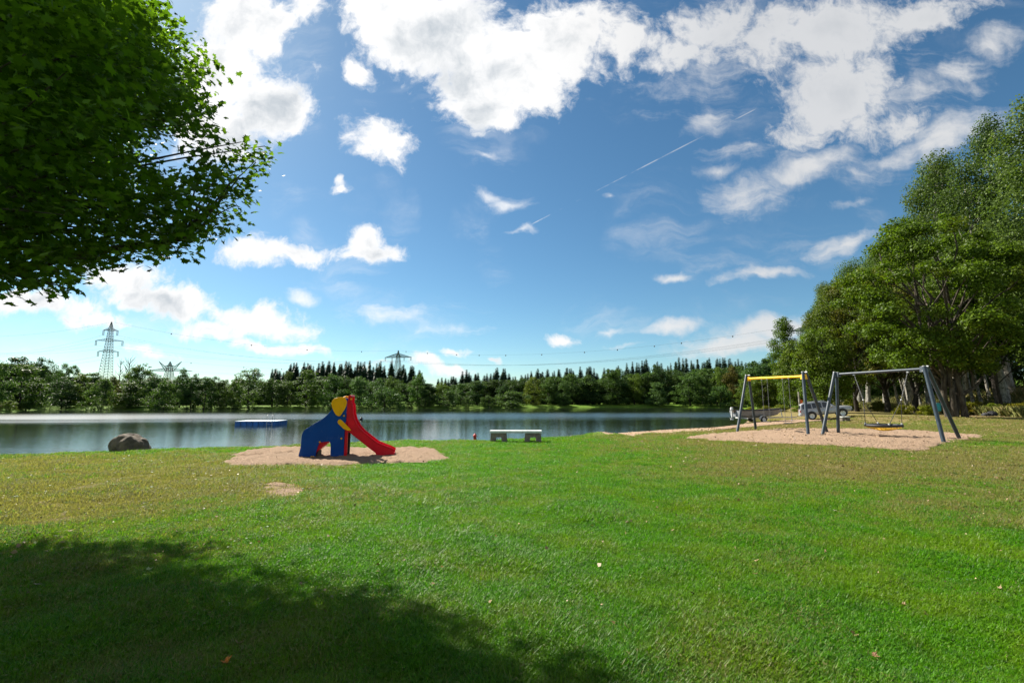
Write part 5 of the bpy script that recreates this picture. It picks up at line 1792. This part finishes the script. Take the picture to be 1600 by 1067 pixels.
# ------------------------------------------------------------------ the big maple overhead on the left
def build_left_maple():
    r = np.random.default_rng(5)
    T = np.array([-9.3, 5.6, 0.])
    z0 = g1(T[0], T[1])
    sil = np.array([(760, -900), (762, 0), (772, 60), (808, 78), (792, 150), (842, 268), (760, 272), (722, 262), (702, 310), (795, 390), (690, 372), (652, 392), (718, 422), (692, 472), (622, 505), (560, 500), (640, 560), (690, 542),
                    (760, 475), (850, 485), (960, 500), (932, 628), (872, 655), (812, 725), (792, 806), (722, 822), (682, 885), (604, 850), (562, 895), (502, 880), (470, 872), (440, 905), (352, 912), (322, 975), (272, 992), (232, 1025), (140, 1024), (60, 972), (0, 1042), (-300, 1100), (-4000, 1400), (-4000, -900)], float) * .45
    gap = np.array([(470, 520), (540, 455), (680, 470), (640, 520), (600, 575), (500, 590)], float) * .45
    shp = [(0, 850), (60, 838), (150, 849), (200, 858), (235, 846), (290, 836), (345, 850), (385, 866), (430, 878), (485, 874), (525, 900), (600, 916), (700, 928), (770, 940), (835, 962), (905, 985), (965, 1008), (1015, 1036), (1005, 1067)]
    sh = [at_z(*q)[:2] for q in shp]
    sh = np.array([(-30, 9.5), (-8.2, 5.6)] + [tuple(q) for q in sh] + [(.9, 1.5), (1.5, -8), (-30, -8)])
    C = np.array([-8.9, 6.1, 6.9]); RD = np.array([5.9, 4.7, 5.6])
    sv = np.array([-sdir[0] / sdir[2], -sdir[1] / sdir[2]])

    def ok(p):
        q = to_px(p)
        dep = p[:, 1]
        a = in_poly(q[:, 0], q[:, 1], sil) & ~in_poly(q[:, 0], q[:, 1], gap)
        g = p[:, :2] + sv[None, :] * p[:, 2:3]
        b = in_poly(g[:, 0], g[:, 1], sh)
        return a & b & (dep > 1.5) & (p[:, 2] > 1.9)

    def inside(p, k=1.0): return (((p - C) / (RD * k)) ** 2).sum(1) < 1

    cand = C + (r.random((9000, 3)) * 2 - 1) * RD
    cand = cand[inside(cand)]
    def ok_in(p, m=36.):
        # well inside the outline, as the far side of the crown is seen through looser sprays at its rim
        q = to_px(p); a = np.ones(len(p), bool)
        for dx, dy in ((m, 0), (0, m), (m * .7, m * .7), (m * .7, -m * .7)):
            a &= in_poly(q[:, 0] + dx, q[:, 1] + dy, sil)
        return a & ok(p)
    cand = cand[ok_in(cand)]
    vis = to_px(cand); v = (vis[:, 0] > -40) & (vis[:, 1] > -40)
    # clumps that carry the outline
    E = []
    n = len(sil)
    for i in range(1, 38):
        a, b = sil[i], sil[(i + 1) % n]
        L = np.hypot(*(b - a))
        for j in range(max(2, int(L / 6))):
            q = a + (b - a) * ((j + r.random()) / max(2, int(L / 6)))
            if math.sin(i * 5.1 + j * .55) < -.45: continue
            for _ in range(2):
                inn = q + r.normal(size=2) * 14 + np.array([-11, -5])
                d = np.interp(inn[0], [0, 150, 430], [5.3, 5.8, 6.9]) + r.normal() * .35
                dr = ray(*inn); dr = dr / (dr[1])
                E.append(np.array([0, 0, CAM_H]) + dr * d)
    E = np.array(E); E = E[ok(E)]
    # the sunny rim of the crown is loose: keep few clumps whose shadow falls close to the shadow's edge
    def rim(p):
        g = p[:, :2] + sv[None, :] * p[:, 2:3]
        a = np.ones(len(p), bool)
        for dx, dy in ((1.0, 0), (.7, .7), (0, 1.1), (-.6, .8)):
            a &= in_poly(g[:, 0] + dx, g[:, 1] + dy, sh)
        return ~a
    loose = rim(cand) & (r.random(len(cand)) > .22)
    A = cand[v & ~loose][:560]; B = cand[~v & ~loose][:330]
    cl = np.concatenate([A, B, E])
    # sprays of leaves round every clump
    rad = np.concatenate([np.full(len(A), .62), np.full(len(B), .75), np.full(len(E), .22)])
    ns = np.concatenate([np.full(len(A), 6), np.full(len(B), 5), np.full(len(E), 2)])
    idx = np.repeat(np.arange(len(cl)), ns)
    sp = cl[idx] + r.normal(size=(len(idx), 3)) * rad[idx][:, None] * np.array([.62, .62, .5])
    k = 15
    si = np.repeat(np.arange(len(sp)), k)
    tilt = r.normal(size=(len(sp), 3)) * .35; tilt[:, 2] += 1
    o = r.normal(size=(len(si), 3)) * np.array([.21, .21, .06])
    tl = tilt[si] / np.linalg.norm(tilt[si], axis=1, keepdims=True)
    p = sp[si] + o - tl * 0
    p[:, 2] -= .12 * np.hypot(o[:, 0], o[:, 1])
    nr = tl + r.normal(size=p.shape) * .42
    jit = r.normal(size=(len(sp), 3)) * np.array([.24, .24, .20])
    keep = ok(p + jit[si]) & ok(sp)[si]
    p, nr = p[keep], nr[keep]
    sz = .088 * (.6 + .65 * r.random(len(p)))
    lv = leaf_verts(p, nr, sz * 1.25, MAPLE, r, .18)
    me = np_mesh('crown', lv, len(MAPLE), [M['leaf_maple']])
    t = empty('maple_tree', (0, 0, 0), 'big maple with dense dark leaves overhanging the lawn at upper left', 'tree')
    t.location = (T[0], T[1], z0)
    ob = bpy.data.objects.new('crown', me); COL.objects.link(ob); ob.parent = t
    ob.location = (-T[0], -T[1], -z0)
    # trunk and limbs
    tb = MB()
    tr = [np.array([-9.3, 5.6, -.3]), np.array([-9.3, 5.6, .3]), np.array([-9.25, 5.6, 1.6]), np.array([-9.15, 5.65, 3.2]), np.array([-9.2, 5.8, 5.2]), np.array([-9.0, 5.9, 7.5]), np.array([-9.1, 6.0, 10.5])]
    tb.tube(tr, [.48, .36, .30, .27, .22, .15, .04], 14)
    # the low limb seen under the leaves
    limb = [tr[3], np.array(at_y(20, 425, 5.9)), np.array(at_y(110, 398, 6.0)), np.array(at_y(215, 384, 6.2)), np.array(at_y(285, 374, 6.3)), np.array(at_y(330, 330, 6.4)), np.array(at_y(372, 280, 6.5))]
    tb.tube(limb, [.14, .075, .06, .045, .034, .02, .008], 8)
    order = r.permutation(len(cl))[:190]
    for i in order:
        c = cl[i]
        zz = c[2] - .5 * np.hypot(*(c[:2] - T[:2]))
        j = int(np.clip(np.searchsorted([q[2] for q in tr], zz), 3, 5))
        st = tr[j]
        pth = np.array(bend_path(st, c, r, 6, .06, .03))
        inn = ok(pth[1:-1])
        if inn.mean() < .7: continue
        tb.tube([tuple(q) for q in pth], [.05, .042, .034, .026, .019, .012, .006], 5, False)
    # twigs of the bright outer spray
    for q in ((300, 330), (330, 300), (350, 262), (400, 250), (370, 320), (340, 345), (318, 255)):
        e = np.array(at_y(q[0], q[1], 6.4))
        tb.tube([tuple(x) for x in bend_path(limb[4], e, r, 5, .04, .04)], [.022, .018, .014, .011, .008, .005], 5, False)
    tb.v = [(a - T[0], b - T[1], c - z0) for a, b, c in tb.v]
    tb.build('trunk', M['bark'], t, True)
    print('maple leaves', len(p), 'outline clumps', len(E), len(A), len(B))


build_left_maple()


# ------------------------------------------------------------------ grass
def blade_material():
    m, nt = new_mat('grass_blades'); k = NT(nt)
    geo = k.n('ShaderNodeNewGeometry'); oi = k.n('ShaderNodeObjectInfo')
    dry = k.attr('dry', 'INSTANCER').outputs['Fac']
    isl = geo.outputs['Random Per Island']
    g = k.mix(isl, (.022, .105, .001), (.135, .350, .006))
    n = k.noise(geo.outputs['Position'], 1.1, 6, .65)
    nd = k.noise(geo.outputs['Position'], 4.5, 4, .6)
    g = k.mix(k.rng(nd.outputs['Fac'], .48, .68, 0, .45), g, (.020, .100, .003))
    g = k.mix(k.rng(n.outputs['Fac'], .42, .66, 0, .55), g, (.165, .235, .006))
    g = k.mix(k.rng(isl, .95, .96), g, (.36, .32, .15))
    d = k.mix(isl, (.125, .122, .040), (.29, .25, .11))
    rnd = k.math('MULTIPLY_ADD', oi.outputs['Random'], .55, dry)
    rnd = k.math('MULTIPLY_ADD', isl, .35, rnd)
    c = k.mix(k.rng(rnd, .62, 1.12), g, d)
    b = k.bsdf(c, .45, 0, .22)
    t = k.n('ShaderNodeBsdfTranslucent'); k.l(k.mix(1.0, c, (1.2, 1.35, .5), 'MULTIPLY'), t.inputs['Color'])
    mx = k.n('ShaderNodeMixShader'); mx.inputs[0].default_value = .5
    k.l(b, mx.inputs[1]); k.l(t.outputs[0], mx.inputs[2]); k.out(mx.outputs[0])
    return m


def waves(x, y, seed, f=1.0):
    q = np.random.default_rng(seed); o = 0
    for i in range(12):
        a = q.random() * 6.28; k = f * (1.0 + 6.0 * q.random())
        o = o + np.sin((x * math.cos(a) + y * math.sin(a)) * k + q.random() * 6.28 + .8 * np.sin(x * k * .37 + y * k * .23)) / (k ** .5)
    return o * .45


def build_grass():
    mat = blade_material()
    weed_mat = leaf_mat('weed_leaves', (.045, .105, .030), (.085, .165, .050), trans=.35, use_obj=False)
    r = np.random.default_rng(9)
    tufts = []
    for s in range(6):
        vs = []; fs = []
        if s == 5:                          # a broad leaved weed rosette
            for q in range(9):
                aa = q * 2.4 + r.random() * .5; L = .035 + .03 * r.random(); w = L * .26
                ca, sa = math.cos(aa), math.sin(aa); hh = .012 + .02 * r.random()
                b = len(vs)
                vs += [(0, 0, .004), (ca * L * .5 - sa * w, sa * L * .5 + ca * w, hh), (ca * L, sa * L, hh * .8), (ca * L * .5 + sa * w, sa * L * .5 - ca * w, hh)]
                fs.append((b, b + 1, b + 2, b + 3))
            me = bpy.data.meshes.new('grass_tuft'); me.from_pydata(vs, [], fs); me.materials.append(weed_mat)
            tufts.append(bpy.data.objects.new('grass_tuft', me))
            continue
        nb = 26 if s < 4 else 18
        for i in range(nb):
            a = r.random() * 6.28; rad = .075 * math.sqrt(r.random())
            x, y = rad * math.cos(a), rad * math.sin(a)
            h = (.020 + .034 * r.random()) * (1.6 if r.random() < .06 else 1)
            w = .0022 + .0018 * r.random()
            la = r.random() * 6.28; ln = h * (.25 + .75 * r.random())
            dx, dy = math.cos(la), math.sin(la)
            sx, sy = -dy * w, dx * w
            b = len(vs)
            if s == 4 and i % 3 == 0:       # clover leaflets
                for q in range(3):
                    c0 = (x + dx * .01, y + dy * .01, h * .8)
                    aa = la + q * 2.09
                    ux, uy = math.cos(aa) * .012, math.sin(aa) * .012
                    b = len(vs)
                    vs += [c0, (c0[0] + ux * .6 - uy * .5, c0[1] + uy * .6 + ux * .5, c0[2] + .003), (c0[0] + ux * 1.1, c0[1] + uy * 1.1, c0[2]), (c0[0] + ux * .6 + uy * .5, c0[1] + uy * .6 - ux * .5, c0[2] + .003)]
                    fs.append((b, b + 1, b + 2, b + 3))
                continue
            vs += [(x - sx, y - sy, -.004), (x + sx, y + sy, -.004), (x + dx * ln * .35 + sx * .8, y + dy * ln * .35 + sy * .8, h * .62), (x + dx * ln * .35 - sx * .8, y + dy * ln * .35 - sy * .8, h * .62), (x + dx * ln, y + dy * ln, h)]
            fs += [(b, b + 1, b + 2, b + 3), (b + 3, b + 2, b + 4)]
        me = bpy.data.meshes.new('grass_tuft'); me.from_pydata(vs, [], fs); me.materials.append(mat)
        tufts.append(bpy.data.objects.new('grass_tuft', me))
    # density falls off with the square of the distance
    N = 520000
    u = r.random(N)
    rr = 1.5 * (58 / 1.5) ** u
    th = (r.random(N) * 2 - 1) * R(78)
    x = rr * np.sin(th); y = rr * np.cos(th)
    # a belt behind and beside the camera too
    jx, jy = r.normal(size=N) * .10, r.normal(size=N) * .12
    keep = ~in_poly(x + jx, y + jy, PIT_SLIDE) & ~in_poly(x + jx, y + jy, PIT_SWING) & ~in_poly(x, y, PATH)
    bare = in_poly(x, y, BARE); keep &= ~(bare & (r.random(N) < .85))
    sd = lake_sd(x, y)
    keep &= (sd > .15) & ~in_poly(x + jx, y + jy * 2, BEACH)
    wv = waves(x, y, 5)
    d = dryness(x, y) + .13 * wv
    thin = sstep(.55, 1.0, d) * .5 + .40 * sstep(.45, 1.2, waves(x, y, 6, 2.6))
    keep &= r.random(N) > thin
    x, y, d, rr = x[keep], y[keep], d[keep], rr[keep]
    z = gz(x, y) - .002
    n = len(x)
    ph = np.sin(x * 3.1 + 1.7 * np.sin(y * 2.3)) * np.sin(y * 3.7 + 1.3 * np.sin(x * 2.9 + .5))
    sc = np.clip(.62 + .5 * r.random(n) + .22 * ph + .28 * waves(x, y, 8, 1.6), .35, 2.2) * (1 + .30 * sstep(4, 20, rr) + .5 * sstep(25, 50, rr))
    me = bpy.data.meshes.new('grass')
    me.vertices.add(n)
    me.vertices.foreach_set('co', np.stack([x, y, z], 1).astype(np.float32).ravel())
    for nm, val in (('dry', d + r.normal(size=n) * .12 + .12 * np.sin(x * 1.9 + 2.2 * np.sin(y * 1.3)) * np.sin(y * 2.6 + 1.1 * np.sin(x * 1.7))), ('scl', sc), ('yaw', r.random(n) * 6.28)):
        a = me.attributes.new(nm, 'FLOAT', 'POINT'); a.data.foreach_set('value', np.asarray(val, np.float32))
    a = me.attributes.new('pick', 'INT', 'POINT'); a.data.foreach_set('value', np.where(r.random(n) < .025, 5, np.where(r.random(n) < .12, 4, r.integers(0, 4, n))).astype(np.int32))
    me.update()
    o = bpy.data.objects.new('grass', me); COL.objects.link(o)
    tag(o, 'short mown grass blades covering the lawn', 'grass', kind='stuff')
    ng = bpy.data.node_groups.new('grass_scatter', 'GeometryNodeTree')
    ng.interface.new_socket('Geometry', in_out='INPUT', socket_type='NodeSocketGeometry')
    ng.interface.new_socket('Geometry', in_out='OUTPUT', socket_type='NodeSocketGeometry')
    gi = ng.nodes.new('NodeGroupInput'); go = ng.nodes.new('NodeGroupOutput'); jn = ng.nodes.new('GeometryNodeJoinGeometry')

    def na(name, typ):
        q = ng.nodes.new('GeometryNodeInputNamedAttribute'); q.data_type = typ; q.inputs['Name'].default_value = name
        return [s for s in q.outputs if s.enabled and s.name == 'Attribute'][0]
    pk = na('pick', 'INT'); sl = na('scl', 'FLOAT'); yw = na('yaw', 'FLOAT')
    cx = ng.nodes.new('ShaderNodeCombineXYZ'); ng.links.new(yw, cx.inputs[2])
    for i, tf in enumerate(tufts):
        oi = ng.nodes.new('GeometryNodeObjectInfo'); oi.inputs['Object'].default_value = tf; oi.inputs['As Instance'].default_value = True
        cp = ng.nodes.new('FunctionNodeCompare'); cp.data_type = 'INT'; cp.operation = 'EQUAL'
        ins = [s for s in cp.inputs if s.enabled and s.name in ('A', 'B')]
        ng.links.new(pk, ins[0]); ins[1].default_value = i
        ip = ng.nodes.new('GeometryNodeInstanceOnPoints')
        ng.links.new(gi.outputs[0], ip.inputs['Points']); ng.links.new(cp.outputs[0], ip.inputs['Selection'])
        ng.links.new(oi.outputs['Geometry'], ip.inputs['Instance']); ng.links.new(cx.outputs[0], ip.inputs['Rotation']); ng.links.new(sl, ip.inputs['Scale'])
        ng.links.new(ip.outputs[0], jn.inputs[0])
    ng.links.new(jn.outputs[0], go.inputs[0])
    md = o.modifiers.new('scatter', 'NODES'); md.node_group = ng
    print('grass tufts', n)

    # rough tall grass at the foot of the right bank and on the shores
    vs = []
    m = 40000
    yy = 38 + 75 * r.random(m) ** 1.5
    bx = np.interp(yy, [b[1] for b in BANK], [b[0] for b in BANK])
    xx = bx + np.abs(r.normal(size=m)) * 5.0 - 2.2
    zz = gz(xx, yy)
    h = .3 + .8 * r.random(m); w = .018 + .018 * r.random(m)
    a = r.random(m) * 6.28; ln = h * (.2 + .5 * r.random(m)); la = r.random(m) * 6.28
    P = np.stack([xx, yy, zz], 1)
    s = np.stack([np.cos(a) * w, np.sin(a) * w, np.zeros(m)], 1)
    tip = P + np.stack([np.cos(la) * ln, np.sin(la) * ln, h], 1)
    mid = P + np.stack([np.cos(la) * ln * .3, np.sin(la) * ln * .3, h * .6], 1)
    V = np.stack([P - s, P + s, mid + s * .8, tip], 1).reshape(-1, 3)
    m2, nt = new_mat('rough_grass_blades'); k = NT(nt)
    geo = k.n('ShaderNodeNewGeometry')
    c = k.mix(geo.outputs['Random Per Island'], (.085, .11, .02), (.27, .215, .085))
    nz = k.noise(geo.outputs['Position'], .3, 3); c = k.mix(k.rng(nz.outputs['Fac'], .4, .6, 0, .5), c, (.075, .105, .02))
    k.out(k.bsdf(c, .6, 0, .2))
    o = bpy.data.objects.new('tall_grass', np_mesh('tall_grass', V, 4, [m2])); COL.objects.link(o)
    tag(o, 'rough dry tall grass growing up the bank under the poplars', 'grass', kind='stuff')


build_grass()


# ------------------------------------------------------------------ fallen leaves
def build_leaves():
    r = np.random.default_rng(31)
    def lm(name, c1, c2): return leaf_mat(name, c1, c2, trans=.15, use_obj=True)
    mt = {'brown': lm('brown_dead_leaf', (.16, .085, .040), (.22, .125, .06)), 'tan': lm('tan_dead_leaf', (.27, .18, .10), (.33, .23, .14)), 'orange': lm('orange_dead_leaf', (.42, .14, .02), (.50, .20, .03)), 'green': lm('pale_green_leaf', (.22, .28, .12), (.26, .32, .15)), 'pale': lm('bleached_leaf', (.40, .36, .28), (.46, .42, .34))}

    def leaf_mesh(seed):
        q = np.random.default_rng(seed)
        curl = 1.2 + 1.6 * q.random()
        bm = bmesh.new()
        cs = bm.verts.new((0, .2, 0))
        ring = [bm.verts.new((a * (1 + .15 * q.normal()), b * (1 + .1 * q.normal()), 0)) for a, b in MAPLE]
        for i in range(len(ring)): bm.faces.new((cs, ring[i], ring[(i + 1) % len(ring)]))
        bmesh.ops.subdivide_edges(bm, edges=bm.edges[:], cuts=1)
        tw = q.normal() * .5
        for v in bm.verts:
            x, y = v.co.x, v.co.y
            v.co.z = .45 * abs(x) ** 1.5 * curl + .18 * (y - .2) ** 2 + tw * x * y * .5 + .03 * q.normal()
            v.co.x = x * (1 - .25 * min(abs(x), 1))
        me = bpy.data.meshes.new('fallen_leaf'); bm.to_mesh(me); bm.free()
        return me
    items = [(350, 1043, .105, 'orange', 'large orange leaf standing in the shaded grass near the bottom edge'), (371, 1019, .10, 'brown', 'curled dark brown leaf just above the large orange leaf'), (232, 899, .10, 'green', 'pale green leaf lying in the tree shade'),
             (979, 988, .085, 'tan', 'tan leaf near the right tip of the tree shadow'), (960, 980, .06, 'brown', 'little brown leaf left of the tan leaf by the shadow tip'), (1167, 979, .085, 'brown', 'jagged brown leaf alone on the green lawn'), (1181, 906, .075, 'tan', 'upright tan leaf in the middle of the right lawn'),
             (1238, 930, .07, 'brown', 'brown leaf pair on the right lawn, upper one'), (1240, 939, .06, 'brown', 'brown leaf pair on the right lawn, lower one'), (1110, 881, .06, 'tan', 'small tan leaf beside dark grass on the middle lawn'), (1337, 1001, .085, 'brown', 'dark brown leaf at the lower right lawn'),
             (1366, 1033, .08, 'brown', 'dark brown leaf nearest the lower right corner'), (1412, 955, .07, 'tan', 'smaller tan leaf of the pair at the right'), (1448, 967, .085, 'tan', 'brightest tan leaf of the pair at the right'), (1563, 928, .07, 'tan', 'tan leaf close to the right edge'),
             (1040, 890, .05, 'pale', 'tiny bleached leaf on the bright green lawn'), (691, 893, .06, 'orange', 'small orange leaf just beyond the shadow edge'), (104, 805, .11, 'pale', 'bleached leaf on the dry left lawn, nearer one'), (121, 760, .11, 'pale', 'bleached leaf on the dry left lawn, farther one'),
             (440, 785, .09, 'pale', 'bleached scrap right below the bare soil spot'), (403, 853, .07, 'brown', 'brown leaf at the upper edge of the tree shadow'), (390, 856, .06, 'pale', 'pale leaf at the upper edge of the tree shadow'), (593, 775, .09, 'brown', 'brown leaf on the lawn before the red chute'),
             (157, 983, .08, 'brown', 'thin brown leaf deep in the tree shadow'), (360, 954, .07, 'pale', 'greyish leaf in the middle of the tree shadow'), (774, 843, .05, 'orange', 'tiny reddish orange leaf on the middle lawn'), (1305, 802, .09, 'pale', 'bleached leaf on the dry right lawn'), (301, 774, .08, 'brown', 'dark leaf left of the bare soil spot'), (1160, 840, .08, 'brown', 'dark leaf between the green and dry lawn')]
    for i, (px, py, s, kind, lab) in enumerate(items):
        p = hit(px, py)
        me = leaf_mesh(300 + i); me.materials.append(mt[kind])
        o = bpy.data.objects.new('fallen_leaf', me); COL.objects.link(o)
        o.location = (p[0], p[1], g1(p[0], p[1]) + .034)
        s *= .60
        o.scale = (s, s, s); o.rotation_euler = (r.normal() * .35, r.normal() * .35, r.random() * 6.28)
        tag(o, lab, 'leaf', 'fallen leaves on the lawn')
    # countless small litter on the dry part of the lawn
    N = 62000
    x = 1 + 48 * r.random(N) ** 1.3; y = 3.5 + 43 * r.random(N) ** 1.1
    keep = (r.random(N) < .06 + 1.0 * np.clip(dryness(x, y) - .15, 0, 1)) & (lake_sd(x, y) > .6)
    keep &= ~(in_poly(x, y, PIT_SWING) & (r.random(N) < .6))
    x2 = -13 + 14 * r.random(700); y2 = 3.5 + 9 * r.random(700)
    x = np.concatenate([x[keep], x2]); y = np.concatenate([y[keep], y2])
    z = gz(x, y) + .042 + .045 * in_poly(x, y, PIT_SWING)
    n = len(x)
    nr = r.normal(size=(n, 3)) * .6; nr[:, 2] += 1
    sz = .040 * (.4 + 1.0 * r.random(n) ** 2) * (1 + .4 * sstep(8, 18, y) + .6 * sstep(20, 40, y))
    V = leaf_verts(np.stack([x, y, z], 1), nr, sz, LEAF * np.array([1, 1.5]), r, .4)
    m = leaf_mat('leaf_litter', (.09, .05, .025), (.36, .26, .15), trans=.1, use_obj=False)
    o = bpy.data.objects.new('leaf_litter', np_mesh('leaf_litter', V, 4, [m])); COL.objects.link(o)
    tag(o, 'countless small dry leaves scattered over the brown right lawn', 'leaf litter', kind='stuff')


build_leaves()
bpy.context.view_layer.update()
